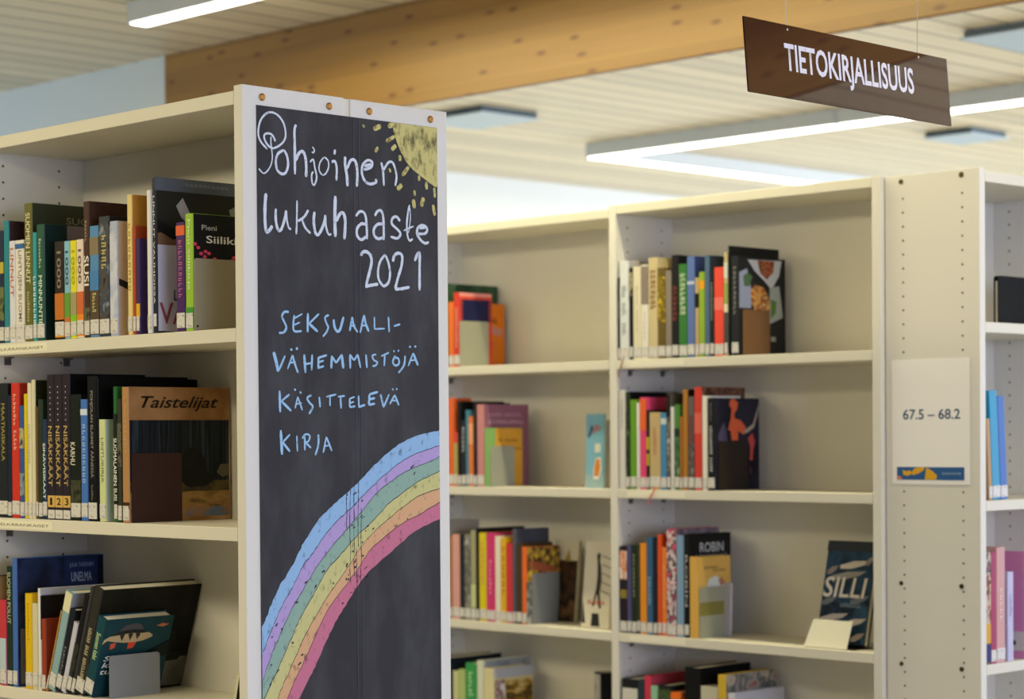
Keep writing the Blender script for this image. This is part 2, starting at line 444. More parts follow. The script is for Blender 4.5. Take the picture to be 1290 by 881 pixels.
# ------------------------------------------------------------------ paper notice on the end panel
tl, br = onY(1123.7, 454, YC), onY(1222.3, 611, YC)
nt = empty('notice', Matrix.Translation((tl.x, YC, br.z)), 'white paper notice reading 67.5 – 68.2 on the drilled end panel', 'notice')
Ln = lambda px, py: onY(px, py, YC) - Vector((tl.x, YC, br.z))
w_, h_ = br.x - tl.x, tl.z - br.z
bm = bmesh.new()
box(bm, (0, -0.0012, 0), (w_, -0.0004, h_), 0)
mesh_obj('sheet', bm, paint('faf7f4', 0.45, 0.02), nt)
p = (Ln(1138, 522) + Ln(1210, 522)) / 2
text_obj('lettering', '67.5 – 68.2', (p.x, -0.0012, p.z), (1, 0, 0), (0, 0, 1), (Ln(1210, 522) - Ln(1138, 522)).x, 0.0235, paint('41587c', 0.6, 0), nt, bold=0.012)
b0, b1 = Ln(1130.6, 604.5), Ln(1215.3, 589)
bn = one_box('logo_banner', (b0.x, -0.0016, b0.z), (b1.x, -0.0012, b1.z), paint('2f5f97', 0.5, 0.02), nt)
bm = bmesh.new()
L3 = lambda pts: [Vector((Ln(1115 + x / 5.183, 445 + y / 5.183).x, -0.0016, Ln(1115 + x / 5.183, 445 + y / 5.183).z)) for x, y in pts]
for pts in ([(118, 762), (140, 772), (168, 765), (175, 790), (150, 803), (122, 795)], [(172, 780), (200, 750), (262, 742), (255, 765), (225, 785), (185, 798)], [(272, 748), (310, 770), (342, 800), (335, 828), (262, 828)]):
    prism(bm, L3(pts), (0, -0.0003, 0))
mesh_obj('yellow_shapes', bm, paint('e3ad2a', 0.5, 0), bn)
bm = bmesh.new(); prism(bm, L3([(82, 805), (100, 800), (118, 822), (84, 828)]), (0, -0.0003, 0))
mesh_obj('orange_shape', bm, paint('d58a6a', 0.5, 0), bn)
p = L3([(435, 786)])[0]
bm = bmesh.new()
for i in range(11):
    q = L3([(375 + i * 11.5, 778 + (i % 3) * 2), (383 + i * 11.5, 795)])
    box(bm, (q[0].x, -0.0019, q[1].z), (q[1].x, -0.0016, q[0].z))
mesh_obj('small_print', bm, paint('7f9cbb', 0.5, 0), bn)

# ------------------------------------------------------------------ hanging sign
sc_ = Vector((-2.3500, 3.190, 0.6470 + CAM.z))
sl, sh2 = 0.6395, 0.1300
upv = Vector((-0.078, 0, 1)).normalized(); rtv = Vector((-0.0341, 1, 0.006)).normalized(); nv = rtv.cross(upv).normalized(); upv = nv.cross(rtv)
MS = Matrix(((rtv.x, -nv.x, upv.x, sc_.x), (rtv.y, -nv.y, upv.y, sc_.y), (rtv.z, -nv.z, upv.z, sc_.z), (0, 0, 0, 1)))
sg = empty('hanging_sign', MS, 'glossy brown sign reading TIETOKIRJALLISUUS hung on two strings', 'sign')
m, N, L, b = new_mat('brown_acrylic')
b.inputs['Base Color'].default_value = lin('3a1c18'); b.inputs['Roughness'].default_value = 0.05
b.inputs['Coat Weight'].default_value = 1.0; b.inputs['Coat Roughness'].default_value = 0.02; b.inputs['Coat IOR'].default_value = 2.2
bm = bmesh.new(); box(bm, (-sl / 2, 0, -sh2 / 2), (sl / 2, 0.003, sh2 / 2))
for f in bm.faces:
    f.normal_update()
    if abs(f.normal.y) < 0.5: f.material_index = 1
mesh_obj('panel', bm, [m, paint('2e1a16', 0.7, 0, 9, 0.05)], sg)
text_obj('lettering', 'TIETOKIRJALLISUUS', (0.0 - 0.006, 0, sh2 / 2 - 0.0645), (1, 0, 0), (0, 0, 1), sl * 0.635, 0.064, paint('e8e4ee', 0.5, 0), sg, bold=0.02, depth=0.0006)
wi = MS.inverted()
for f_ in (-0.5 + 0.195, -0.5 + 0.845):
    bm = bmesh.new()
    top = wi @ Vector(((MS @ Vector((f_ * sl, 0.0015, sh2 / 2))).x, (MS @ Vector((f_ * sl, 0.0015, sh2 / 2))).y, ZC))
    tube(bm, [(f_ * sl, 0.0015, sh2 / 2 - 0.012), (f_ * sl, 0.0015, sh2 / 2), top], 0.0009, 6)
    disc(bm, (f_ * sl, -0.0006, sh2 / 2 - 0.008), (0, 1, 0), 0.0022, 0.0062, 10)
    mesh_obj('string', bm, paint('cfc6b2', 0.6, 0), sg)

# ------------------------------------------------------------------ blackboard with the chalk drawing
BY0, BY1, BZ1, BZ0 = Y0 + 0.0298, Y0 + 0.4416, ZT - 0.0322, 0.42
bb = empty('blackboard', Matrix.Translation((X0 + 0.0003, BY0, BZ0)), 'blackboard with chalk rainbow, sun and Finnish lettering on the bookcase end', 'blackboard')
m, N, L, b = new_mat('blackboard_film')
tc = N.new('ShaderNodeTexCoord'); mp = N.new('ShaderNodeMapping'); mp.inputs['Scale'].default_value = (1, 6, 2.2)
no = N.new('ShaderNodeTexNoise'); no.inputs['Scale'].default_value = 2.2; no.inputs['Detail'].default_value = 6; no.inputs['Roughness'].default_value = 0.6
L.new(tc.outputs['Object'], mp.inputs[0]); L.new(mp.outputs[0], no.inputs['Vector'])
r = N.new('ShaderNodeValToRGB'); e = r.color_ramp.elements
e[0].position = 0.42; e[0].color = lin('2d2c30'); e[1].position = 0.80; e[1].color = lin('4a494d')
L.new(no.outputs['Fac'], r.inputs[0]); L.new(r.outputs[0], b.inputs['Base Color'])
b.inputs['Roughness'].default_value = 0.62; b.inputs['Specular IOR Level'].default_value = 0.25
one_box('film', (0, 0, 0), (0.0012, BY1 - BY0, BZ1 - BZ0), m, bb)
bm = bmesh.new()
for px in (447, 453.5):
    yy = onX(px, 500, X0).y - BY0
    box(bm, (0.0011, yy, 0), (0.0016, yy + 0.0022, BZ1 - BZ0), 0)
mesh_obj('fold', bm, paint('45454a', 0.6, 0.1, 30), bb)

BX = 0.0013
def bpt(px, py):
    p = onX(px, py, X0 + BX + 0.0003)
    return (p.y - BY0, p.z - BZ0)
def clampb(y, z):
    return min(max(y, 0.0004), BY1 - BY0 - 0.0004), min(max(z, 0.002), BZ1 - BZ0 - 0.0004)
def smooth(pts, n=4):
    """Catmull-Rom through the points"""
    if len(pts) < 3: return pts
    out = []
    P = [pts[0]] + list(pts) + [pts[-1]]
    for i in range(1, len(P) - 2):
        p0, p1, p2, p3 = P[i - 1], P[i], P[i + 1], P[i + 2]
        for k in range(n):
            t = k / n
            out.append(tuple(0.5 * (2 * p1[c] + (p2[c] - p0[c]) * t + (2 * p0[c] - 5 * p1[c] + 4 * p2[c] - p3[c]) * t * t + (3 * p1[c] - p0[c] - 3 * p2[c] + p3[c]) * t ** 3) for c in (0, 1)))
    out.append(pts[-1])
    return out
CH = 0.0004
def ribbon(bm, pts, w, lift=0.0, jag=0.10):
    """a chalk stroke: a thin raised strip with slightly ragged edges; pts in board coordinates, w in metres"""
    pts = smooth(pts)
    if len(pts) == 2:
        a, c = pts; pts = [tuple(a[k] + (c[k] - a[k]) * i / 5 for k in (0, 1)) for i in range(6)]
    lo, hi = [], []
    n = len(pts)
    for i, p in enumerate(pts):
        a, c = pts[max(i - 1, 0)], pts[min(i + 1, n - 1)]
        dx, dy = c[0] - a[0], c[1] - a[1]; l = math.hypot(dx, dy) or 1e-6
        nx, ny = -dy / l, dx / l
        ww = w * 0.5 * (1 + random.uniform(-jag, jag))
        if i in (0, n - 1): ww *= 0.6
        lo.append(clampb(p[0] - nx * ww, p[1] - ny * ww)); hi.append(clampb(p[0] + nx * ww, p[1] + ny * ww))
    x1 = BX + CH + lift
    A = [bm.verts.new((x1, *q)) for q in lo]; B = [bm.verts.new((x1, *q)) for q in hi]
    A0 = [bm.verts.new((BX - 0.0001, *q)) for q in lo]; B0 = [bm.verts.new((BX - 0.0001, *q)) for q in hi]
    for i in range(n - 1):
        bm.faces.new((A[i], A[i + 1], B[i + 1], B[i]))
        bm.faces.new((A0[i], A0[i + 1], A[i + 1], A[i])); bm.faces.new((B[i], B[i + 1], B0[i + 1], B0[i]))
    bm.faces.new((A0[0], A[0], B[0], B0[0])); bm.faces.new((A0[-1], B0[-1], B[-1], A[-1]))
MPP = 0.0013                                    # metres per photo pixel on the board (vertical)
def strokes(bm, ox, oy, s, items, upper=None):
    k = 0
    for pts, w in items:
        if upper is not None and (pts[0][1] < 330) != upper: continue
        ribbon(bm, [bpt(ox + x / s, oy + y / s) for x, y in pts], w / s * MPP * 1.12, 0.00001 * (k % 7)); k += 1
bm = bmesh.new()
strokes(bm, 315, 130, 8.808, [
    ([(190, 510), (120, 430), (90, 340), (105, 220), (150, 140), (210, 102), (280, 115), (340, 170), (380, 250), (393, 370), (350, 450), (260, 500), (200, 470), (160, 400), (160, 350), (205, 335), (250, 360), (280, 425)], 22),
    ([(232, 370), (230, 440), (240, 520), (245, 620), (220, 710), (155, 780), (95, 725)], 15),
    ([(375, 520), (310, 560), (285, 640), (300, 740), (350, 785), (395, 770), (420, 690), (410, 590), (375, 520)], 28),
    ([(510, 240), (492, 300), (495, 500), (497, 790)], 32), ([(505, 640), (540, 560), (580, 535), (610, 590), (622, 700), (620, 820)], 34),
    ([(665, 655), (700, 625), (718, 720), (738, 820), (715, 905), (690, 890), (682, 800), (700, 760)], 20),
    ([(690, 485), (712, 520), (702, 550), (685, 540)], 16),
    ([(820, 600), (775, 660), (765, 740), (800, 795), (840, 780), (870, 710), (865, 640), (825, 598)], 17),
    ([(905, 655), (940, 645), (960, 720), (957, 860)], 28), ([(942, 515), (935, 570)], 28)])
strokes(bm, 425, 140, 8.808, [
    ([(85, 505), (85, 600), (105, 720), (110, 835)], 36), ([(105, 640), (150, 545), (200, 560), (220, 680), (215, 840)], 33),
    ([(290, 650), (370, 625), (385, 570), (340, 545), (285, 590), (270, 680), (300, 770), (360, 810), (430, 790), (420, 755)], 30),
    ([(300, 610), (370, 590)], 34),
    ([(485, 570), (505, 660), (515, 830)], 28), ([(510, 660), (560, 575), (610, 570), (645, 660), (655, 740), (640, 830)], 27)])
mesh_obj('chalk_title', bm, chalk('dbe3f0', 130, 0.78), bb)
bm = bmesh.new()
strokes(bm, 315, 230, 8.808, [
    ([(175, 120), (165, 260), (165, 430), (180, 545), (215, 530), (245, 480)], 38),
    ([(285, 290), (285, 420), (310, 525), (345, 520), (385, 400), (400, 310)], 31), ([(400, 310), (410, 430), (430, 505), (455, 515)], 22),
    ([(520, 200), (518, 400), (512, 575)], 22), ([(645, 305), (600, 380), (530, 430)], 28), ([(575, 410), (610, 500), (670, 565)], 27),
    ([(715, 325), (705, 430), (725, 560), (765, 570), (820, 450), (835, 360)], 33), ([(835, 360), (840, 480), (870, 575), (900, 570)], 24),
    ([(945, 150), (940, 400), (945, 605)], 42), ([(955, 430), (1000, 345), (1040, 350), (1055, 450), (1045, 630)], 37)])
strokes(bm, 430, 230, 8.808, [
    ([(160, 375), (200, 325), (250, 335), (275, 420), (285, 630)], 30), ([(270, 465), (220, 460), (175, 510), (175, 590), (220, 635), (275, 600)], 32),
    ([(370, 370), (400, 320), (440, 315), (465, 400), (470, 640)], 31), ([(455, 460), (400, 465), (360, 520), (365, 590), (410, 625), (460, 610)], 32),
    ([(650, 430), (610, 380), (565, 400), (560, 460), (620, 520), (655, 570), (620, 620), (545, 600)], 29),
    ([(755, 250), (735, 360), (725, 480), (735, 600), (760, 645), (790, 625)], 25), ([(760, 280), (765, 400), (745, 560)], 13), ([(690, 535), (800, 485)], 20),
    ([(845, 570), (930, 565), (950, 510), (900, 475), (850, 500), (840, 570), (880, 640), (930, 675), (970, 660)], 30), ([(865, 505), (930, 500)], 34)])
mesh_obj('chalk_title', bm, chalk('dbe3f0', 130, 0.78), bb)
bm = bmesh.new()
strokes(bm, 440, 300, 10.75, [
    ([(155, 240), (180, 195), (230, 185), (285, 235), (300, 330), (270, 470), (225, 650)], 44), ([(215, 660), (290, 640), (390, 625)], 42),
    ([(485, 225), (420, 310), (390, 430), (395, 550), (440, 630), (475, 650), (530, 600), (550, 480), (530, 340), (485, 225)], 36),
    ([(590, 320), (610, 235), (670, 205), (715, 250), (705, 380), (660, 530), (620, 690)], 42), ([(620, 695), (720, 685), (815, 665)], 40),
    ([(885, 310), (920, 225), (950, 210), (950, 400), (950, 710)], 42)])
mesh_obj('chalk_title', bm, chalk('dbe3f0', 130, 0.78), bb)
TEXT_A = [
    ([(185, 85), (150, 85), (130, 120), (150, 170), (165, 210), (145, 250), (105, 255)], 18),
    ([(230, 110), (222, 180), (230, 240), (290, 240)], 17), ([(225, 140), (295, 100)], 14), ([(230, 190), (275, 170)], 13),
    ([(340, 95), (338, 250)], 22), ([(430, 100), (350, 180)], 17), ([(350, 180), (420, 245)], 21),
    ([(510, 110), (480, 130), (490, 175), (505, 210), (490, 250), (462, 285)], 17),
    ([(550, 145), (555, 200), (575, 240), (600, 230), (630, 125)], 23),
    ([(680, 240), (700, 125)], 18), ([(700, 125), (715, 200), (745, 250)], 17), ([(690, 200), (725, 195)], 14),
    ([(765, 255), (795, 110)], 18), ([(795, 110), (810, 180), (835, 245)], 20), ([(785, 195), (820, 195)], 14),
    ([(880, 125), (882, 225)], 15), ([(880, 224), (965, 220)], 15), ([(995, 125), (1000, 250)], 17), ([(1040, 200), (1090, 185)], 17),
    ([(62, 410), (85, 500), (100, 570)], 28), ([(105, 560), (155, 440)], 17),
    ([(175, 550), (215, 435)], 15), ([(215, 435), (235, 510), (260, 580)], 18), ([(190, 500), (240, 490)], 13), ([(203, 400), (208, 382)], 18), ([(248, 394), (253, 372)], 19),
    ([(310, 430), (320, 580)], 23), ([(375, 430), (370, 560)], 19), ([(315, 510), (370, 500)], 15),
    ([(425, 450), (425, 548)], 19), ([(420, 460), (495, 435)], 18), ([(425, 495), (470, 480)], 15), ([(425, 540), (470, 525)], 17),
    ([(530, 545), (535, 440)], 21), ([(535, 445), (570, 500)], 17), ([(570, 500), (615, 430)], 19), ([(615, 430), (628, 545)], 25),
    ([(685, 545), (682, 430)], 19), ([(682, 430), (715, 480)], 15), ([(715, 480), (745, 430)], 15), ([(745, 430), (768, 540)], 17),
    ([(812, 430), (820, 540)], 19), ([(895, 430), (865, 440), (875, 475), (905, 495), (890, 520), (865, 525)], 15),
    ([(935, 445), (1000, 415)], 15), ([(965, 435), (960, 525)], 17),
    ([(1050, 440), (1030, 490), (1050, 520), (1080, 505), (1075, 465), (1045, 455)], 17), ([(1036, 410), (1044, 398)], 16), ([(1072, 406), (1080, 394)], 16),
    ([(1130, 440), (1120, 520), (1075, 580)], 18),
    ([(1155, 525), (1195, 420)], 15), ([(1195, 420), (1235, 520)], 21), ([(1170, 480), (1220, 475)], 14), ([(1164, 372), (1176, 364)], 17), ([(1206, 370), (1220, 362)], 17)]
TEXT_B = [
    ([(110, 80), (115, 255)], 22), ([(190, 110), (125, 165)], 16), ([(125, 165), (205, 245)], 20),
    ([(235, 225), (258, 130)], 14), ([(258, 130), (295, 240)], 15), ([(240, 190), (290, 180)], 12), ([(231, 78), (240, 66)], 18), ([(276, 100), (285, 90)], 18),
    ([(370, 115), (335, 140), (355, 180), (380, 210), (350, 270)], 17), ([(432, 130), (440, 215)], 17),
    ([(490, 130), (570, 110)], 16), ([(520, 125), (520, 205)], 15), ([(585, 130), (640, 122)], 16), ([(605, 130), (610, 225)], 17),
    ([(680, 140), (680, 215)], 16), ([(680, 145), (720, 130)], 14), ([(685, 180), (715, 170)], 13), ([(680, 215), (725, 205)], 16),
    ([(752, 120), (755, 215)], 17), ([(752, 214), (805, 195)], 17),
    ([(840, 110), (835, 195)], 22), ([(840, 110), (910, 90)], 20), ([(840, 150), (885, 140)], 19), ([(835, 195), (885, 185)], 19),
    ([(930, 110), (955, 215)], 20), ([(955, 215), (1000, 110)], 16),
    ([(1005, 190), (1045, 115)], 16), ([(1045, 115), (1080, 200)], 19), ([(1020, 160), (1070, 160)], 14), ([(1026, 74), (1034, 64)], 16), ([(1058, 72), (1066, 62)], 16),
    ([(120, 400), (130, 600)], 24), ([(195, 435), (135, 500)], 16), ([(135, 500), (195, 575)], 20), ([(250, 445), (255, 575)], 14),
    ([(315, 450), (315, 565)], 16), ([(295, 470), (320, 435), (355, 445), (345, 490), (315, 500)], 15), ([(320, 500), (365, 545)], 16),
    ([(425, 435), (425, 520), (400, 605)], 17), ([(465, 585), (490, 455)], 16), ([(490, 455), (535, 570)], 17), ([(470, 530), (520, 525)], 13)]
for items, oy in ((TEXT_A, 380), (TEXT_B, 480)):
    for upper in (True, False):
        bm = bmesh.new()
        strokes(bm, 335, oy, 6.45, items, upper)
        mesh_obj('chalk_text', bm, chalk('a4cdf0', 130, 0.80), bb)

# sun in the upper corner
bm = bmesh.new()
S = lambda x, y: bpt(425 + x / 8.808, 140 + y / 8.808)
arc = smooth([(616, 108), (640, 230), (680, 360), (740, 490), (810, 600), (900, 680), (1000, 760), (1110, 838)], 3)
poly = [S(*p) for p in arc] + [(BY1 - BY0 - 0.0004, S(1100, 838)[1]), (BY1 - BY0 - 0.0004, BZ1 - BZ0 - 0.0004), (S(616, 108)[0], BZ1 - BZ0 - 0.0004)]
prism(bm, [(BX - 0.0001, *clampb(*p)) for p in poly], (CH * 0.6, 0, 0))
sun = mesh_obj('chalk_sun', bm, chalk('d2c782', 60, 0.62, (1, 1, 0.5)), bb)
bm = bmesh.new()
ribbon(bm, [S(*p) for p in [(616, 112), (640, 230), (680, 360), (740, 490), (810, 600), (900, 680), (1000, 760), (1100, 835)]], 0.0062, 0.0001)
for p, w in (([(280, 150), (300, 180)], 30), ([(400, 200), (480, 165)], 60), ([(560, 170), (615, 150)], 60), ([(540, 340), (635, 280)], 50), ([(600, 430), (650, 380)], 50),
             ([(420, 455), (450, 400)], 40), ([(690, 490), (695, 555)], 45), ([(720, 715), (790, 620)], 50), ([(575, 635), (590, 680)], 30), ([(665, 870), (715, 815)], 60),
             ([(905, 715), (908, 775)], 38), ([(985, 785), (990, 870)], 42), ([(1075, 850), (1080, 960)], 40), ([(850, 880), (860, 940)], 38), ([(840, 980), (855, 1080)], 55), ([(955, 960), (930, 1060)], 60), ([(1060, 1040), (1080, 1160)], 44)):
    ribbon(bm, [S(*q) for q in p], w / 8.808 * MPP)
mesh_obj('chalk_sun_rays', bm, chalk('d6cb84', 90, 0.62), bb)

# rainbow: six bands between seven hand-drawn edges (the board runs on below the frame)
def Z8(l): return [(325 + x / 4.896, 530 + y / 4.896) for x, y in l]
def Z9(l): return [(325 + x / 4.6125, 690 + y / 4.6125) for x, y in l]
edges = [
    Z8([(1130, 58), (1000, 85), (900, 125), (800, 195), (700, 290), (610, 385), (540, 450), (460, 520), (380, 600), (320, 690), (260, 790)]) + Z9([(190, 120), (130, 210), (80, 320), (36, 430)]) + [(322, 800), (316, 830)],
    Z8([(1130, 152), (1000, 195), (900, 245), (800, 320), (690, 420), (590, 525), (520, 590), (450, 660), (390, 740), (330, 830)]) + Z9([(260, 110), (200, 230), (130, 360), (80, 480), (36, 590)]) + [(326, 840), (318, 880)],
    Z8([(1130, 222), (1000, 275), (900, 320), (800, 390), (710, 470), (640, 560), (540, 680), (470, 760), (400, 850)]) + Z9([(340, 110), (270, 230), (200, 350), (140, 480), (80, 620), (36, 745)]) + [(326, 880), (318, 920)],
    Z8([(1130, 310), (1000, 370), (900, 440), (800, 520), (700, 630), (620, 700), (540, 790), (470, 870)]) + Z9([(400, 130), (320, 280), (240, 420), (180, 560), (110, 720), (45, 860)]) + [(328, 900), (320, 950)],
    Z8([(1130, 420), (1000, 460), (900, 530), (800, 610), (700, 700), (620, 800)]) + Z9([(500, 150), (400, 290), (330, 410), (260, 540), (190, 700), (120, 860)]) + [(345, 900), (338, 935), (328, 1000)],
    Z8([(1130, 500), (1000, 575), (880, 640), (780, 720), (690, 800)]) + Z9([(590, 110), (500, 230), (420, 340), (350, 470), (290, 610), (220, 760), (170, 881)]) + [(356, 910), (350, 950), (343, 1010)],
    Z8([(1130, 606), (1050, 640), (960, 690), (870, 770), (780, 850)]) + Z9([(700, 90), (610, 180), (540, 290), (470, 400), (400, 540), (340, 680), (280, 800), (240, 881)]) + [(370, 910), (363, 960), (357, 1030)]]
def resample(pts, n):
    pts = smooth(pts, 5); d = [0]
    for a, c in zip(pts, pts[1:]): d.append(d[-1] + math.hypot(c[0] - a[0], c[1] - a[1]))
    out = []; k = 0
    for i in range(n):
        s = d[-1] * i / (n - 1)
        while k < len(d) - 2 and d[k + 1] < s: k += 1
        t = (s - d[k]) / max(d[k + 1] - d[k], 1e-9)
        out.append((pts[k][0] + (pts[k + 1][0] - pts[k][0]) * t, pts[k][1] + (pts[k + 1][1] - pts[k][1]) * t))
    return out
NS = 90
E_ = [[(x + random.uniform(-0.6, 0.6), y + random.uniform(-0.5, 0.5)) for x, y in resample(e, NS)] for e in edges]
for k, (nm, col) in enumerate((('blue', '98bfe4'), ('violet', 'b8a2d4'), ('green', '94b3a4'), ('yellow', 'cfc98a'), ('orange', 'dcae84'), ('pink', 'cc7a92'))):
    bm = bmesh.new()
    A, B = E_[k], E_[k + 1]
    va, vb = [], []
    lift = CH + 0.00003 * k
    for (ax, ay), (bx, by) in zip(A, B):
        gx = 0.025
        pa = clampb(*bpt(ax + (bx - ax) * gx, ay + (by - ay) * gx)); pb = clampb(*bpt(bx - (bx - ax) * gx, by - (by - ay) * gx))
        va.append(bm.verts.new((BX + lift, *pa))); vb.append(bm.verts.new((BX + lift, *pb)))
    for i in range(NS - 1):
        try: bm.faces.new((va[i], va[i + 1], vb[i + 1], vb[i]))
        except ValueError: pass
    o = mesh_obj('rainbow_band', bm, chalk(col, 75, 0.80, (1, 1.2, 0.8)), bb)
    o['label'] = nm + ' chalk band of the rainbow'

# dark scuffs where the fold rubbed the chalk off
bm = bmesh.new()
for x, ya, yb in ((436.5, 622, 668), (441, 616, 735), (446, 612, 726), (451, 606, 690), (454.5, 640, 735), (449, 690, 742)):
    ribbon(bm, [bpt(x + random.uniform(-.6, .6), ya + (yb - ya) * i / 6) for i in range(7)], 0.0011, 0.0003, 0.7)
for i in range(46):
    k = random.uniform(0.06, 0.94); q = E_[0][int(k * (NS - 1))]; w = E_[6][int(k * (NS - 1))]; f = random.uniform(0.04, 0.96)
    x, y = q[0] + (w[0] - q[0]) * f, q[1] + (w[1] - q[1]) * f
    if i < 24: x = random.uniform(432, 462); y = random.uniform(618, 735)
    if not 336 < x < 548 or y > 880: continue
    a = random.uniform(0.4, 1.4); l = random.uniform(2, 6)
    ribbon(bm, [bpt(x, y), bpt(x + l * math.cos(a) * .5, y - l * math.sin(a) * .5), bpt(x + l * math.cos(a), y - l * math.sin(a))], random.uniform(.0012, .0030), 0.0003, 0.5)
mesh_obj('chalk_scuffs', bm, paint('34343a', 0.8, 0.1, 30), bb)['kind'] = 'stuff'

# ------------------------------------------------------------------ books
EPS = 0.00035
# titles that can be read in the photo; the others are only rows of unreadable small strokes there
LEGIBLE = {'LINNUT', 'LINTUJEN SUOMI', 'SUOMEN LINNUT', 'SUOMI', 'MINNUNTIE', '1000', 'SUSI', 'LINNUT VAUHDISSA', 'Pieni', 'Siilikirja', 'Pieni Siilikirja', 'L', 'VA',
           'NISÄKKÄÄT', '. . . . . . .', '1', '2', '3', 'KARHU', 'SINÄVISIKAAT', 'POHJOLAN ELÄIMET ÄÄNESSÄ', 'LINTUKIRJA', 'SUOMALAINEN SUSI', 'MAATIAISKALA', 'SUOMEN POLUT',
           'UNELMA', 'JUHA TASKINEN', 'Taistelijat', 'TAISTELIJAT', 'Suomen', 'kalat', 'tutuksi', 'Suomen kalat', 'ROBIN', 'SILLI'}
def title(s, origin, right, up, length, height, mat, parent, bold=0.01, shear=0.0):
    if s in LEGIBLE:
        return text_obj('title_lettering', s, origin, right, up, length, height, mat, parent, bold=bold, shear=shear, depth=0.0002)
    R, U, O = Vector(right), Vector(up), Vector(origin)
    N_ = R.cross(U); bm = bmesh.new(); n = len(s); w = length / n
    for i, ch in enumerate(s):
        if ch in ' ,&': continue
        big = 1.0 if (ch.isupper() or ch in 'tkldfhbKT') else 0.68
        for k, f in ((0, 1.0), (1, random.choice((0.45, 1.0, 0.8)))):
            a = O + R * (-length / 2 + w * (i + 0.12 + 0.42 * k)) - U * (height / 2)
            p = [a, a + R * (w * 0.2), a + R * (w * 0.2) + U * (height * big * f), a + U * (height * big * f)]
            prism(bm, p, N_ * 0.0002)
        a = O + R * (-length / 2 + w * (i + 0.12)) - U * (height * (0.5 - big * random.choice((0.0, 0.4, 0.82))))
        prism(bm, [a, a + R * (w * 0.6), a + R * (w * 0.6) + U * (height * 0.14), a + U * (height * 0.14)], N_ * 0.00021)
    return mesh_obj('title_lettering', bm, mat, parent)
class Book:
    pass
def book(M, t, d, h, col, label, group, cat='book', cover=None, rough=0.42, spine=(), sticker=True, face=(), pages=True, name='book'):
    """local frame: x = thickness, y = from the spine to the fore edge, z up. Returns a Book with its root Empty."""
    B = Book(); B.M, B.t, B.d, B.h = M, t, d, h
    M = Matrix.Translation((0, 0, 0.0006)) @ M; B.M = M
    B.o = empty(name, M, label, cat, group)
    c = min(0.0028, t * 0.16)
    r = min(0.0022, t * 0.22)
    bm = bmesh.new()
    prof = [(0, d), (0, r), (r * 0.3, r * 0.3), (r, 0), (t - r, 0), (t - r * 0.3, r * 0.3), (t, r), (t, d), (t - c, d), (t - c, c + r), (c, c + r), (c, d)]
    prism(bm, [(x, y, 0) for x, y in prof], (0, 0, h))
    cm = paint(col, rough)
    mesh_obj('cover', bm, cm, B.o)
    if pages:
        bm = bmesh.new(); box(bm, (c, c + r, 0.0015), (t - c, d - 0.003, h - 0.0025))
        mesh_obj('pages', bm, PAGES, B.o)
    if cover:      # printed front cover of another colour (right-hand board)
        one_box('cover_picture', (t, r, 0.0006), (t + EPS, d - 0.0006, h - 0.0006), cover if not isinstance(cover, str) else paint(cover, rough), B.o)
    k = 0
    for it in spine:
        if it[0] == 'band':          # z0, z1 as fractions of the height, colour
            _, z0, z1, cc = it
            one_box('spine_band', (0.0003 if t > .004 else 0, -EPS * 0.6, h * z0), (t - 0.0003, r * 0.6, h * z1), cc if not isinstance(cc, str) else paint(cc, rough), B.o)
        elif it[0] == 'text':        # string, z0, z1, relative size, colour
            _, s, z0, z1, sz, cc = it[:6]
            title(s, (t * (it[6] if len(it) > 6 else 0.5), -EPS * 1.2, h * (z0 + z1) / 2), (0, 0, -1), (1, 0, 0), h * (z1 - z0), t * sz, paint(cc, 0.5, 0), B.o)
        elif it[0] == 'stack':       # upright letters one above the other
            _, s, z0, z1, cc = it
            text_obj('title_lettering', s, (t * 0.5, -EPS * 1.2, h * (z0 + z1) / 2), (1, 0, 0), (0, 0, 1), t * (0.3 if s == '1' else 0.5), h * (z1 - z0), paint(cc, 0.5, 0), B.o, bold=0.01, depth=0.0002)
    if sticker:
        zb = 0.004 + (sum(map(ord, label)) % 5) * 0.0007 if not isinstance(sticker, tuple) else sticker[0]
        zh = 0.026 if not isinstance(sticker, tuple) else sticker[1]
        one_box('call_number_label', (min(0.0012, t * .1), -EPS * 1.6, zb), (t - min(0.0008, t * .08), r * 0.3, zb + zh), label_paper(), B.o)
    lay = 1
    for it in face:                  # things printed on the front cover: fractions of depth and height
        x = t + EPS * (1 + 0.35 * lay); lay += 1
        if it[0] == 'rect':
            _, y0, y1, z0, z1, cc = it
            one_box('cover_picture', (t, d * y0, h * z0), (x, d * y1, h * z1), cc if not isinstance(cc, str) else paint(cc, rough), B.o)
        elif it[0] == 'poly':
            _, pts, cc = it
            bm = bmesh.new(); prism(bm, [(t, d * y, h * z) for y, z in pts], (x - t, 0, 0))
            mesh_obj('cover_picture', bm, cc if not isinstance(cc, str) else paint(cc, rough), B.o)
        elif it[0] == 'text':
            _, s, y0, y1, z, zh, cc = it[:7]
            title(s, (x, d * (y0 + y1) / 2, h * z), (0, 1, 0), (0, 0, 1), d * (y1 - y0), h * zh, paint(cc, 0.5, 0), B.o, 0.012, it[7] if len(it) > 7 else 0)
    return B

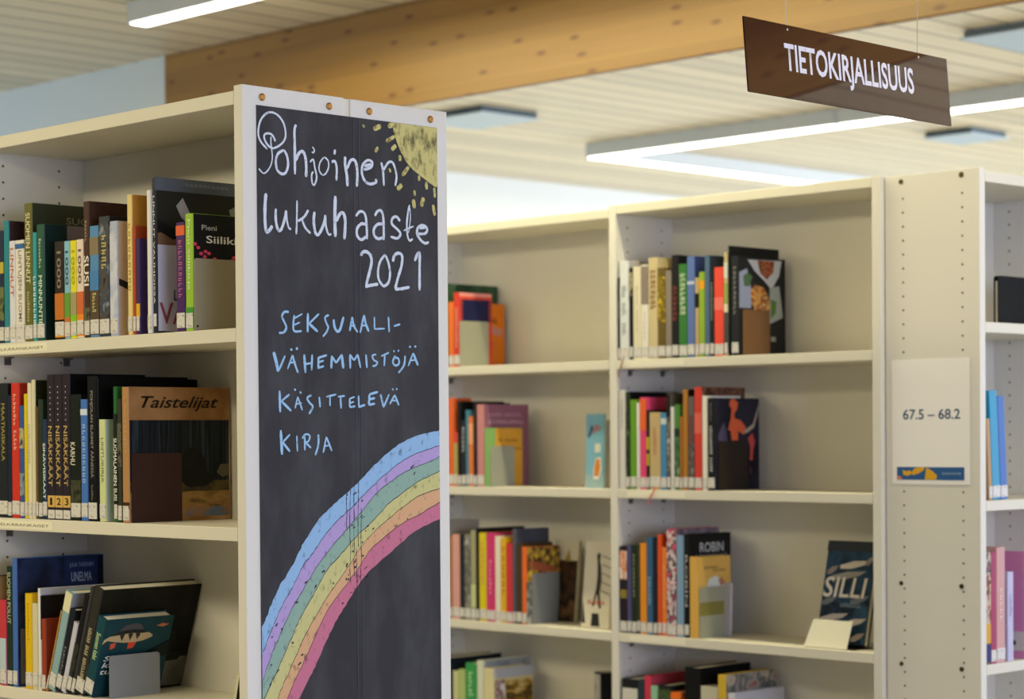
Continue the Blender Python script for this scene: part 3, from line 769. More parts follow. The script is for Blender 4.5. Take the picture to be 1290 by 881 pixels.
def row(front, z, group, entries, gap=0.0004, n='Y', pym=None):
    """books standing side by side with their spines along the front edge of a shelf; each entry:
    (left px, right px, top px, colour, label, options)"""
    prev = None; out = []
    for xl, xr, yt, col, label, op in entries:
        ins = op.get('ins', 0.0)
        op = {k: v for k, v in op.items() if k != 'ins'}
        d = op.pop('d', 0.15)
        if n == 'Y':
            pb = pym
            a = onY(xl, (yt + pb) / 2, front + ins).x; b = onY(xr, (yt + pb) / 2, front + ins).x
            h = onY((xl + xr) / 2, yt, front + ins).z - z
            M = Matrix.Translation((a, front + ins, z))
        else:
            a = onX(xl, (yt + pym) / 2, front).y; b = onX(xr, (yt + pym) / 2, front).y
            h = onX((xl + xr) / 2, yt, front).z - z
            M = Matrix.Translation((front - ins, a, z)) @ Matrix.Rotation(math.pi / 2, 4, 'Z')
        if prev is not None and a < prev + gap:
            sh = prev + gap - a
            M = Matrix.Translation((sh, 0, 0) if n == 'Y' else (0, sh, 0)) @ M; a += sh
        t = max(b - a - gap, 0.004)
        if op.get('cover') or op.get('face'): t = max(t - 0.0008, 0.004)
        prev = a + t + (0.0008 if (op.get('cover') or op.get('face')) else 0)
        bk = book(M, t, d, h, col, label, group, **op)
        bk.x1 = prev; bk.a = a
        out.append(bk)
    return out
def bookend(label, M, y0, y1, h, col, hole=False, group='metal bookends'):
    """bent sheet steel: an upright plate beside the last book and a foot under the books; local frame as for books"""
    t = empty('bookend', Matrix.Translation((0, 0, 0.0002)) @ M, label, 'bookend', group)
    bm = bmesh.new()
    r = min(0.006, h * .2); pts = []
    for cx, cz, a0 in ((y1 - r, h - r, 0), (y0 + r, h - r, 90)):
        for k in range(5):
            a = math.radians(a0 + k * 22.5); pts.append((0, cx + r * math.cos(a), cz + r * math.sin(a)))
    pts += [(0, y0, 0.0), (0, y1, 0.0)]
    prism(bm, pts, (0.0012, 0, 0))
    mesh_obj('plate', bm, paint(col, 0.4, 0.02), t)
    bm = bmesh.new(); box(bm, (-0.06, y0 + 0.004, 0), (0, y1 - 0.004, 0.00025)); mesh_obj('foot', bm, paint(col, 0.4, 0.02), t)
    if hole:
        bm = bmesh.new(); disc(bm, (0.0012, y0 + 0.006, 0.008), (1, 0, 0), 0.0022, 0.0004, 10); mesh_obj('hole', bm, paint('1e1c1a', 0.6, 0), t)
    return t
def bookend_after(bk, front, z, px0, px1, ytop, col, label, gap=0.0012, **kw):
    x = bk.x1 + gap
    y0 = onX(px0, (ytop + 600) / 2, x).y; y1 = onX(px1, (ytop + 600) / 2, x).y
    h = onX(px0 + 3, ytop, x).z - z
    bookend(label, Matrix.Translation((x, front, z)), max(y0 - front, 0.001), min(y1 - front, 0.2), h, col, **kw)

# ================= near bookcase, top shelf
FN = Y0 + 0.003
G1 = 'books on the top shelf of the near bookcase'
z1 = NB[1]
lo = 'ffffff'
sp = lambda s, a, b, z, c, *x: ('text', s, a, b, z, c, *x)
R1 = row(FN, z1, G1, [
    (-14, 4.6, 292, '28324a', 'dark book with yellow specks at the far left of the top left shelf', dict(d=.16, spine=[('band', .62, .72, 'c9b340'), ('band', .2, .5, art(['2a3a30', '7a8050', '1c2430'], 40))])),
    (4.8, 11.6, 278.6, '2f8a96', 'tall teal spined book with dark photo cover, second from the left edge, top shelf', dict(d=.17, cover=art(['1c1518', '4a3438', '251b1e'], 9))),
    (11.8, 19.3, 304, 'dfe0ea', 'white paperback with red LINNUT title beside the teal book', dict(d=.14, spine=[sp('LINNUT', .45, .93, .55, 'd0785a')])),
    (19.5, 30.6, 303, 'e9e4dc', 'white book with grey lettering LINTUJEN SUOMI and blue head band', dict(d=.15, spine=[('band', .915, .965, '3e6aa8'), sp('LINTUJEN SUOMI', .2, .9, .5, '9a948c')], sticker=(.004, .03))),
    (31, 41, 256.3, '6c6a30', 'tall olive green book titled SUOMEN LINNUT', dict(d=.19, cover=paint('3a3e2c'), spine=[sp('SUOMEN LINNUT', .42, .93, .55, 'e8e2b8'), sp('luontokirja', .14, .36, .3, 'd8d2a0')], face=[('text', 'SUOMI', .40, .82, .885, .05, '8a8878')])),
    (41.2, 46.2, 293.3, '3aa0a8', 'thin turquoise book between the olive and the dark green book', dict(d=.13, spine=[sp('ALKULINTU', .15, .6, .6, 'dff2f4')])),
    (46.5, 56, 283, '2c5a48', 'dark green hardback titled MINNUNTIE with a lilac photo cover', dict(d=.19, cover=paint('8a7f8a'), spine=[sp('Minnuntie', .62, .88, .3, 'cfe0d0'), sp('MINNUNTIE', .13, .56, .5, 'e2efe2')], face=[('rect', 0.012, .27, .003, .997, '1a3230')])),
    (69, 80.6, 304.7, '2e2420', 'black and orange book reading 1000, first of the four', dict(d=.12, spine=[sp('1000', .52, .9, .45, '8f8474'), ('band', .18, .47, 'c9762a'), ('band', .02, .2, 'e8a028')])),
    (81, 88.3, 304.2, '8cc0d8', 'pale blue and green book reading 1000 among the four', dict(d=.12, spine=[sp('1000', .55, .9, .5, '3a5a6a'), ('band', .22, .47, '6aa03c'), ('band', .02, .22, 'c8783c')])),
    (88.6, 96.3, 303.4, 'e8e02c', 'bright yellow book reading 1000 among the four', dict(d=.12, spine=[sp('1000', .55, .9, .5, 'b8b020'), ('band', .24, .47, 'a8a070'), ('band', .02, .24, '8cc828')])),
    (96.6, 105.2, 302, 'ecd9c8', 'cream and orange book reading 1000, last of the four', dict(d=.12, spine=[sp('1000', .55, .9, .45, '6a5a50'), ('band', .24, .47, 'd8703c'), ('band', .02, .24, 'f0902c')])),
    (105.5, 112.9, 254, '4a3024', 'tall dark brown book titled SUSI', dict(d=.17, cover=art(['2a1a14', '4a3226', '1e1412'], 10), spine=[sp('SUSI', .38, .60, .9, 'f0ece4'), ('band', .02, .22, art(['3a3a2c', '6a6a50', '22221c'], 60)), sp('luonto', .7, .86, .35, 'b8a890')])),
    (113.2, 124.5, 285, '5a90c4', 'blue and brown book with sky on its spine beside the SUSI book', dict(d=.14, spine=[('band', .02, .42, '5c4a36'), ('band', .74, .90, '8a7c60'), ('band', .42, .60, '4c86c0'), sp('linnut', .22, .4, .4, 'd8d08a')])),
    (125, 138, 273, '3c4048', 'dark mottled grey book, second to the right of the SUSI book', dict(d=.16, cover='201d20', spine=[('band', .10, .95, art(['20242c', '5a5248', '384458', '8a9098'], 45)), sp('KUUSI', .55, .85, .45, 'c8b878')])),
    (138.6, 148.5, 279, 'b4bcd8', 'pale lilac spined book with beige cover and black ink drawing', dict(d=.15, cover=paint('cdb6a2'), spine=[('band', .03, .96, art(['a8b4d4', 'd4d8e8', '8c9cc4'], 18))], face=[('poly', [(.02, .44), (.3, .36), (.5, .22), (.5, .3), (.3, .43), (.02, .5)], '2a2428'), ('poly', [(.42, .62), (.5, .68), (.5, .56), (.4, .52)], '1e1a1c')])),
    (160.5, 166.8, 245.5, 'ecd48c', 'tall cream yellow book with an orange cover', dict(d=.16, cover='d99a42', spine=[sp('LUONNOSSA', .3, .8, .4, 'c09a50')])),
    (167.2, 171, 285, 'b04a26', 'thin rust red book in front of the orange cover', dict(d=.12)),
    (171.4, 175.8, 301, '443066', 'thin purple book with yellow foot', dict(d=.11, spine=[('band', .18, .32, 'e8b42c')])),
    (176.2, 179, 226, '4a4c5c', 'slate grey volume with shiny wrapper, first of the tall three at the back', dict(d=.18, ins=.028, sticker=False)),
    (179.2, 182, 225.5, '3e4152', 'slate grey volume with shiny wrapper, middle of the tall three at the back', dict(d=.18, ins=.028, sticker=False)),
    (182.2, 185, 225, '44475a', 'slate grey volume with blue grey cover, last of the tall three at the back', dict(d=.18, ins=.028, sticker=False, cover='6d7688', face=[('text', 'ALBATROSSI', .35, .9, .965, .02, '98a2b8')])),
    (185.2, 190, 240, 'ebe8e2', 'white spined book in front of the three slate grey volumes', dict(d=.15, ins=-.004)),
    (190.2, 197.2, 240, '26282a', 'large black book with LV letters and birds on a white cover', dict(d=.182, spine=[sp('LINNUT VAUHDISSA', .2, .96, .5, 'd8d8d8')], cover=paint('2b2c28'), sticker=(.012, .022), face=[
        ('rect', .02, .80, .015, .62, 'e2e0ee'), ('poly', [(.02, .62), (.80, .62), (.80, .70), (.4, .74), (.02, .70)], '8a6a54'),
        ('poly', [(.24, .90), (.32, .96), (.40, .86), (.52, .74), (.60, .66), (.52, .66), (.42, .76), (.30, .82)], 'b4b2b4'),
        ('poly', [(.02, .80), (.2, .74), (.36, .78), (.42, .70), (.2, .66), (.02, .72)], '1a1a1c'),
        ('poly', [(.88, .90), (1, .94), (1, .84), (.92, .80)], '9a9c90'),
        ('text', 'L', .20, .255, .27, .075, '4a444c'), ('text', 'VA', .03, .36, .14, .15, 'a8565a')])),
    (222, 233.2, 280.5, '4c2a66', 'purple book with orange patch on its spine', dict(d=.13, spine=[('band', .88, .97, 'e8683a'), sp('LUONTOKIRJA', .3, .84, .4, 'c86a8a')], cover='3c2454')),
    (233.6, 243.6, 269.5, '9cc83c', 'lime green spined book with Pieni Siilikirja on its black cover', dict(d=.19, cover=paint('17181a'), spine=[('band', .02, .2, '4c9a3c'), sp('Pieni Siilikirja', .35, .95, .4, 'e8f4d0')], face=[
        ('text', 'Pieni', .10, .27, .885, .045, 'b8b8b8'), ('text', 'Siilikirja', .15, .68, .775, .085, 'f4f4f4'),
        *[('poly', [(a + .022 * math.cos(k * 1.05 + a * 9), b + .016 * math.sin(k * 1.05 + a * 9)) for k in range(6)], 'e8486a') for a, b in ((.025, .74), (.06, .71), (.09, .66), (.14, .68), (.18, .665), (.13, .635), (.30, .60), (.44, .615), (.46, .64), (.24, .62))]])),
], pym=425)
bookend_after(R1[-1], Y0, z1, 245.5, 300, 325.5, 'a49c84', 'beige grey bookend on the top shelf beside the blackboard', hole=True)

# ================= near bookcase, middle shelf
G2 = 'books on the middle shelf of the near bookcase'
z2 = NB[2]
NIS = lambda k, lab: dict(d=.17 + .0, spine=[sp('NISÄKKÄÄT', .23, .645, .62, 'c8aa6c'), sp('. . . . . . .', .68, .92, .14, 'b8b0c0'), ('band', .085, .165, 'd8b060'), ('stack', str(k), .10, .15, '2a2018')], sticker=(.002, .016))
R2 = row(FN, z2, G2, [
    (-12, 9.3, 483.7, '26292e', 'dark grey book with MAATIAISKALA in dull gold at the left edge, middle shelf', dict(d=.16, spine=[sp('MAATIAISKALA', .42, .85, .2, 'a89858', .78)])),
    (9.5, 14.3, 498.7, '232c3c', 'narrow dark navy book left of the red book', dict(d=.14)),
    (14.6, 24.6, 483, 'd03c2c', 'bright red book with small white title on the middle shelf', dict(d=.16, cover='b03026', spine=[sp('Pohjolan kukat', .5, .92, .35, 'f4c8b0')])),
    (24.8, 30.2, 511.7, '3a5c9c', 'blue book with mottled spine between red and yellow', dict(d=.12, spine=[('band', .62, .8, art(['3a5c9c', 'c8c088', '28406c'], 60)), ('band', .2, .4, art(['3a5c9c', '98a0a8', '28406c'], 60))])),
    (30.4, 34.6, 496.7, 'e0c820', 'thin yellow book on the middle shelf', dict(d=.13)),
    (34.9, 39.8, 483, 'e6dfc0', 'thin ivory book right of the yellow one', dict(d=.14, spine=[sp('saimaannorppa', .4, .7, .3, 'a89c80')])),
    (40, 44.8, 479, 'ddd6b4', 'cream book with dark olive cover', dict(d=.19, cover='2c3018')),
    (45, 48, 513, '6a5030', 'thin brown book in front of the olive cover', dict(d=.12)),
    (48.2, 53.4, 503.7, '2e3c2c', 'dark green book left of the three numbered volumes', dict(d=.13)),
    (53.6, 59.2, 528.7, '2c3a54', 'short navy book with white title SINÄVISIKAAT', dict(d=.12, spine=[sp('SINÄVISIKAAT', .2, .76, .65, 'f0f0ec')])),
    (59.5, 68.6, 472.5, '2e2830', 'black volume with gold NISÄKKÄÄT, numbered 1', NIS(1, '')),
    (68.8, 78.6, 472, '2e2830', 'black volume with gold NISÄKKÄÄT, numbered 2', NIS(2, '')),
    (78.8, 88.4, 471.5, '2e2830', 'black volume with gold NISÄKKÄÄT, numbered 3', dict(NIS(3, ''), cover='0e0d10')),
    (88.8, 101.5, 497.5, '1c211c', 'dark book titled KARHU with forest at the foot', dict(d=.16, spine=[sp('KARHU', .44, .62, .45, 'e0dcc8', .25), ('band', .02, .32, art(['20241a', '4a4c34', '16180f'], 50))])),
    (101.8, 110.3, 503.7, '4a78c8', 'bright blue book with thin white title, middle shelf', dict(d=.14, spine=[sp('VALASKIRJA', .3, .8, .4, 'a8c4ec'), ('band', .87, .92, 'd8e4f4')])),
    (110.6, 122, 474.5, '161618', 'tall black book titled POHJOLAN ELÄIMET', dict(d=.205, cover='0e0e10', spine=[sp('POHJOLAN ELÄIMET ÄÄNESSÄ', .3, .9, .42, '9a9690'), sp('luontokirja', .14, .25, .2, '8a8680')], sticker=(.004, .03))),
    (122.3, 124.6, 477, '121214', 'thin black landscape volume beside the tall black book', dict(d=.222, cover='0c0c0e', sticker=False)),
    (125, 133.2, 529, 'd3dca4', 'pale green book titled LINTUKIRJA', dict(d=.12, cover='d2dccb', spine=[sp('LINTUKIRJA', .38, .82, .5, '7c8468')])),
    (143, 147.6, 487.6, '2c6a34', 'green topped book with bold white title SUOMALAINEN SUSI', dict(d=.15, spine=[('band', .03, .8, '22261f'), sp('SUOMALAINEN SUSI', .16, .62, .9, 'f0f0e8')])),
    (147.9, 153.4, 503, '3a3c34', 'grey green book beside the Taistelijat book', dict(d=.14, spine=[('band', .45, .8, art(['30322c', '6a6c5c', '2a2c28'], 70))])),
    (154, 162.4, 488, 'b98a58', 'large brown picture book titled Taistelijat with a bear on the cover', dict(d=.226, ins=-.004, spine=[sp('TAISTELIJAT', .5, .93, .3, 'd8b080'), ('band', .10, .15, '4a3018')], cover=art(['b08458', '8c6238', 'c49a6c'], 7), face=[
        ('rect', 0.01, .985, .27, .755, art(['07090c', '1c2530', '0a0d10', '2c3844'], 6, (1, 12, .5))),
        ('rect', 0.01, .985, .20, .30, art(['3a3620', '5a4c2c', '2a2818'], 12, (1, 2, 2))),
        ('rect', 0.01, .985, .07, .22, art(['7a5c34', 'a07c48', '5c4426'], 16, (1, 1, 3))),
        ('rect', 0.55, .985, .03, .10, art(['94663a', '54708c', 'a07040'], 9, (1, 1, 2))),
        ('poly', [(.50, .30), (.50, .44), (.54, .53), (.62, .555), (.70, .52), (.75, .45), (.77, .36), (.82, .33), (.82, .29), (.76, .26), (.66, .25), (.58, .25)], '0b0b0d'),
        ('poly', [(.86, .36), (.9, .42), (.98, .42), (.98, .34), (.92, .32)], '5c5444'),
        ('text', 'Taistelijat', .12, .88, .875, .115, '2a1c10', .35)])),
], pym=655)
bookend_after(R2[-1], Y0, z2, 165.5, 228.5, 571.5, '3a2420', 'dark brown bookend in front of the bear cover')

# ================= near bookcase, lower shelf
G3 = 'books on the lower shelf of the near bookcase'
z3 = NB[3]
R3 = row(FN, z3, G3, [
    (-9, -1, 726, '2a2220', 'dark book with tan patch at the left edge of the lower shelf', dict(d=.15, cover='b09060')),
    (-0.6, 7.2, 756.5, 'c8404a', 'short red and pale blue book at the left edge, lower shelf', dict(d=.05, ins=-.003, spine=[('band', .02, .55, 'b8ccd8')])),
    (7.6, 15.2, 714, '24382c', 'dark green book titled SUOMEN POLUT', dict(d=.14, spine=[sp('SUOMEN POLUT', .52, .95, .65, 'b8c0a0')])),
    (15.5, 21.6, 704, '4a70b8', 'blue spined book with dark navy cover reading UNELMA', dict(d=.198, cover=art(['1a2038', '28365c', '141828', '203058'], 9), face=[
        ('rect', .55, .93, .70, .97, '243262'), ('text', 'UNELMA', .62, .86, .83, .075, '9cb0d8'), ('text', 'JUHA TASKINEN', .60, .88, .92, .045, '7a90bc'), ('rect', .04, .1, .02, .45, '6c6a74'), ('rect', .93, .99, .01, .99, '15182c')])),
    (31.8, 40.2, 748.5, 'e4bc1c', 'bright yellow book on the lower shelf', dict(d=.14, spine=[sp('hyönteiset', .5, .9, .2, 'b89018')])),
    (40.5, 47.4, 761, 'd8cfa8', 'cream book beside the yellow book', dict(d=.12)),
    (47.8, 51.8, 742, 'e6e6ea', 'thin white spined book with black and lilac cover', dict(d=.19, cover='a4a2b4', face=[('rect', 0.0, .36, .5, .93, '1c1818'), ('rect', 0, 1, .94, 1, 'c2c2cc'), ('rect', .36, 1, .55, .72, '9a8478')])),
    (52.2, 57.5, 780.5, '9c4428', 'rust red book with smooth cover on the lower shelf', dict(d=.13, cover='8f3c22')),
], pym=860)
# the rest of this row leans to the right
TH = math.radians(19.5)
def lean_row(items, z, front, group):
    out = []
    lines = []
    for it in items:
        p = onY(it[0], it[1], front); lines.append((p.x - (p.z - z) * math.tan(TH), p.z))
    for i, (px, py, col, label, op) in enumerate(items):
        xb, ztop = lines[i]
        w = (lines[i + 1][0] - xb) if i + 1 < len(items) else op.pop('w')
        t = max(w * math.cos(TH) - 0.0012, 0.004)
        M = Matrix.Translation((xb + t * math.sin(TH) * math.tan(TH), front, z + t * math.sin(TH) + .001)) @ Matrix.Rotation(TH, 4, 'Y')
        h = (ztop - z - t * math.sin(TH)) / math.cos(TH)
        bk = book(M, t, op.pop('d', .15), h, col, label, group, **op)
        bk.line = xb; out.append(bk)
    return out
fish = [
    ('rect', 0, 1, 0, 1, '17414c'),
    ('poly', [(.02, 0.745), (.10, 0.785), (.2, 0.830), (.36, 0.850), (.52, 0.845), (.66, 0.805), (.73, 0.765), (.72, 0.740), (.60, 0.700), (.46, 0.685), (.30, 0.690), (.14, 0.715), (.07, 0.730), (.0, 0.685)], 'c9b48c'),
    ('poly', [(.10, 0.785), (.2, 0.830), (.36, 0.853), (.52, 0.845), (.66, 0.805), (.56, 0.800), (.4, 0.810), (.24, 0.795)], '2a2a2c'),
    ('poly', [(.22, 0.845), (.30, 0.915), (.44, 0.935), (.53, 0.915), (.58, 0.850), (.42, 0.860)], '56505c'),
    ('poly', [(.24, 0.785), (.28, 0.825), (.31, 0.795), (.28, 0.715)], '3a3834'), ('poly', [(.36, 0.795), (.40, 0.835), (.43, 0.795), (.40, 0.715)], '3a3834'), ('poly', [(.47, 0.795), (.51, 0.825), (.54, 0.785), (.50, 0.725)], '3a3834'),
    ('poly', [(.12, 0.685), (.20, 0.700), (.19, 0.635), (.13, 0.615)], 'd8604c'), ('poly', [(.38, 0.690), (.50, 0.685), (.46, 0.615), (.38, 0.605)], 'e0543e'),
    ('poly', [(.76, 0.885), (.84, 0.915), (.94, 0.895), (.86, 0.865)], 'c87a58'),
    ('text', 'Suomen', .06, .66, .50, .065, 'f4f4f0', .2), ('text', 'kalat', .05, .45, .415, .07, 'f4f4f0', .2), ('text', 'tutuksi', .04, .58, .33, .07, 'f4f4f0', .2),
    ('poly', [(.62, 0.525), (1, 0.685), (1, 0.485), (.75, 0.445)], '0f1c22')]
R3b = lean_row([
    (76.5, 770, 'b98c4c', 'tan spined book, first of the leaning ones on the lower shelf', dict(d=.13)),
    (83.5, 744, '8fb0b8', 'pale blue spined leaning book with cream head and lilac cover', dict(d=.19, spine=[('band', .80, .99, 'e4dfb8')], cover=paint('aeb0be'))),
    (88.6, 767, '22242c', 'black leaning book with white page edges', dict(d=.13, spine=[sp('kalastus', .2, .55, .35, '8a8c90')])),
    (93, 784, 'c6c6d8', 'thin lilac white leaning book', dict(d=.10)),
    (106.5, 748.5, '1b1b1c', 'black leaning book with cream page tops', dict(d=.15, spine=[('band', .1, .5, art(['1b1b1c', '3c3c34', '16161a'], 60))])),
    (114.2, 740.5, '3a3b3c', 'charcoal grey leaning book', dict(d=.205)),
    (119.5, 738.5, '34312c', 'large dark landscape book with night forest cover leaning on the others', dict(d=.222, spine=[sp('METSÄN VÄKI LUONNOSSA', .12, .62, .4, 'c8bc98')], cover=art(['0c0d0a', '1a1b15', '080908', '22241c'], 9), face=[('rect', 0, 1, .02, .30, art(['4c4c48', '6c6a60', '33342f'], 10)), ('poly', [(.3, .3), (.55, .36), (.95, .34), (.9, .27), (.5, .25)], '15150f')])),
    (124, 776, '1d4854', 'teal book with a perch on its cover leaning at the end of the row', dict(d=.15, w=.030, spine=[sp('Suomen kalat', .45, .8, .5, 'c8dca0')], face=fish)),
], z3, FN, G3)
fb = R3b[-1]
hp = onY(140, 832, FN).z - z3
xr_ = fb.line + 0.030 + (hp + .004) * math.tan(TH) + 0.006
y0_, y1_ = onX(137.5, 850, xr_).y - Y0, onX(201, 850, xr_).y - Y0
bookend('silver grey bookend in front of the perch cover', Matrix.Translation((xr_, Y0, z3)), max(.004, y0_), y1_, hp + 0.004, '8e9298')
# a thin booklet leaning on the side panel at the right end
p = onY(294, 849, Y0 + 0.02)
Mb = Matrix.Translation((X0 - 0.0226 - 0.050, Y0 + 0.02, z3 + .002)) @ Matrix.Rotation(math.radians(14), 4, 'Y')
book(Mb, 0.0075, .14, (p.z - z3) / math.cos(math.radians(14)) - .002, 'ddd6b8', 'thin cream booklet leaning on the post by the blackboard', G3, sticker=False, cover=paint('a89a68'), face=[('rect', 0, .10, 0, 1, '2a2618')])

# ================= far bookcase, bay beside the blackboard
FF = YF + 0.003
GA = 'books in the far bay beside the blackboard'
A1 = row(FF, FB[1], GA, [
    (553, 560, 357.5, '2c4a38', 'tall dark green book behind the orange and red books, far bay', dict(d=.21, cover=art(['23402c', '3c5c40', '1c3426'], 12), sticker=False)),
    (564.5, 571.4, 381, 'e8782c', 'orange book with small pictures on its cover behind a bookend', dict(d=.2, cover=paint('e07c1e'), face=[('text', 'SI', .73, .86, .745, .10, '1e1612'), ('poly', [(.62, .60), (.74, .66), (.96, .60), (.92, .48), (.78, .52)], 'c88a7c'), ('poly', [(.6, .52), (.74, .56), (.72, .62), (.62, .62)], 'd8b040'), ('rect', .62, .76, .28, .34, 'd05a4c'), ('rect', .62, .8, .36, .39, 'd05a4c')])),
    (571.7, 579.3, 369, 'd8402c', 'red spined book with navy square and red zigzag on its cover', dict(d=.125, cover=paint('d64a38'), spine=[sp('BOSNIALAINEN', .25, .8, .35, 'f0b8a0')], face=[('rect', .0, 1, .95, 1, 'e89890'), ('rect', .10, .90, .60, .91, '1c2048')] + [('rect', .03, .12, .62 + i * .05, .645 + i * .05, '1c2048') for i in range(6)] + [('rect', .88, .97, .62 + i * .05, .645 + i * .05, '1c2048') for i in range(6)])),
], pym=465)
bookend_after(A1[-1], YF, FB[1], 578.5, 616, 404.5, '9b9b88', 'grey bookend on the highest stocked shelf right of the blackboard')
A2 = row(FF, FB[2], GA, [
    (560, 571.5, 502, 'e86a30', 'orange red book beside the blackboard, second shelf', dict(d=.07)),
    (571.8, 576.4, 545, 'd8503c', 'short red and olive book beside the blackboard edge', dict(d=.10, spine=[('band', .02, .8, 'b0a860')])),
    (576.6, 580.8, 506, '17171a', 'tall black book with deep black cover beside the mauve book', dict(d=.17, cover='141416')),
    (581.2, 586.4, 530, '2a2a2c', 'black book with white lettering beside the blue one, second shelf', dict(d=.12, spine=[sp('RUOTSI', .5, .9, .55, 'c8c8c8')])),
    (586.7, 590.4, 517, '4c88a0', 'thin steel blue book left of the orange spine', dict(d=.13)),
    (590.6, 596, 525, 'e8803c', 'thin orange spine on the second shelf', dict(d=.13, spine=[('band', .6, .9, 'f0a878')])),
    (596.3, 600.6, 508, '211f20', 'narrow black book left of the mauve book', dict(d=.13)),
    (601, 609.8, 510, 'd08c8c', 'mauve book with pale title lines, dusty pink spine', dict(d=.175, cover=paint('9a6478'), face=[('text', 'SINUN KIRJASI', .12, .85, .875, .045, 'c89cac'), ('text', 'KIINNITYKSEN', .1, .88, .785, .05, 'd0a8b4')])),
    (610.4, 618, 539.7, '8cbc6c', 'yellow covered book with green spine in front of the mauve book', dict(d=.125, cover=paint('e2a63c'), sticker=False, face=[('rect', .0, .16, 0, 1, '8cbc6c'), ('text', 'Me olemme', .25, .85, .80, .07, '8a5c1c', .3), ('rect', .7, .95, .63, .66, 'b8801e')])),
], pym=614)
bookend_after(A2[-1], YF, FB[2], 611.5, 648, 562.6, 'a3a494', 'grey bookend in front of the yellow covered book')
A3 = row(FF, FB[3], GA, [
    (552, 562, 656, '96968c', 'pale grey wide book at the blackboard edge, third shelf', dict(d=.13, cover='a8a498')),
    (562.4, 569.5, 676, 'b0805c', 'narrow tan book at the blackboard edge, third shelf', dict(d=.09)),
    (570, 579, 674, 'e0a49c', 'salmon pink book on the third shelf', dict(d=.13)),
    (579.3, 585, 673, '26282c', 'narrow black book right of the salmon one', dict(d=.13)),
    (585.3, 592.8, 674, '8e8a80', 'grey photo spined book on the third shelf', dict(d=.13, spine=[('band', .2, .95, art(['8e8a80', '5c5c58', 'b4b0a8'], 40))])),
    (593.1, 599.3, 669, 'a8a480', 'olive grey book with pale green foot', dict(d=.13, spine=[('band', .15, .4, 'c8d098')])),
    (599.6, 603.4, 666, '1e1e1e', 'tall thin black book left of the yellow one', dict(d=.18, cover='1a1a1c')),
    (603.7, 612.6, 672, 'e0cc24', 'yellow book with pink lettering on the third shelf', dict(d=.13, spine=[sp('PUUTARHA', .4, .9, .35, 'd88a60')])),
    (612.9, 623.4, 672, 'd83c78', 'magenta pink book on the third shelf', dict(d=.13, spine=[sp('kasvatus', .3, .7, .3, 'f0a8c0')])),
    (623.7, 630.4, 676, 'ece4d0', 'white book right of the magenta one', dict(d=.13)),
    (630.7, 637.4, 678, 'e8b428', 'golden yellow book left of a red one', dict(d=.13, spine=[sp('KOTONA', .3, .9, .5, 'b87c1c')])),
    (637.7, 645.6, 685, 'd03c44', 'red book with orange foot', dict(d=.12)),
    (645.9, 650, 667, '5a5c68', 'tall slate grey book between the red and the brown', dict(d=.13, cover='4a4c58')),
    (650.3, 657.2, 685, '4a3c28', 'dark brown book left of the bright orange spine', dict(d=.12)),
    (657.5, 663.6, 690, 'ee7030', 'bright orange spined book with flowers on its cover behind a bookend', dict(d=.13, cover=art(['3c3426', '7a5a34', 'c8a040', '2a2420', 'a86040'], 28), face=[('poly', [(.05, .80), (.2, .82), (.9, .72), (.9, .66), (.2, .70)], 'a85a3c')] + [('poly', [(a - .07, b), (a, b + .045), (a + .07, b), (a, b - .045)], 'd8b43c') for a, b in ((.3, .88), (.5, .92), (.62, .84), (.12, .66), (.8, .9))] + [('rect', 0, 1, 0, .55, art(['c8c4b8', '4a4c4c', 'e0dccf'], 20))])),
], pym=785)
bookend_after(A3[-1], YF, FB[3], 669.5, 704, 723, '8b8d8a', 'grey bookend in front of the flower cover, third shelf')
bookend_extra = None
A4 = row(FF, FB[4], GA, [
    (553, 568, 829, '1c2740', 'navy book with wide cover on the lowest visible shelf', dict(d=.2, cover='1a2230')),
    (570.5, 577.5, 846, 'c8c898', 'pale straw book on the lowest visible shelf', dict(d=.12)),
    (577.8, 586, 844, 'b0c078', 'pale green book on the lowest visible shelf', dict(d=.12)),
    (586.4, 600.6, 836, '3c9a54', 'bright green book on the lowest visible shelf', dict(d=.13, cover='a4c85c', spine=[sp('Kasvit', .6, .9, .4, 'c8e8b0')])),
    (601, 608.8, 833, 'd8dcc8', 'white spined book with grey blue cover, lowest visible shelf', dict(d=.19, cover=art(['7c8490', 'a0a4a8', '6a707c'], 12))),
    (609.2, 622, 843, 'ddd2a2', 'cream book with small photographs on its cover, lowest visible shelf', dict(d=.155, cover=paint('d4c48c'), spine=[], face=[('rect', 0, 1, .88, 1, 'b4b6bc'), ('rect', .02, .28, .55, .86, art(['3a2a2c', 'c8b0a8', '7a4a48', 'e8e0d8'], 40)), ('rect', .30, .98, .40, .84, art(['c8a030', '3c3424', 'b08828', 'ded0a0'], 16, (1, 1, 3)))])),
], pym=900)

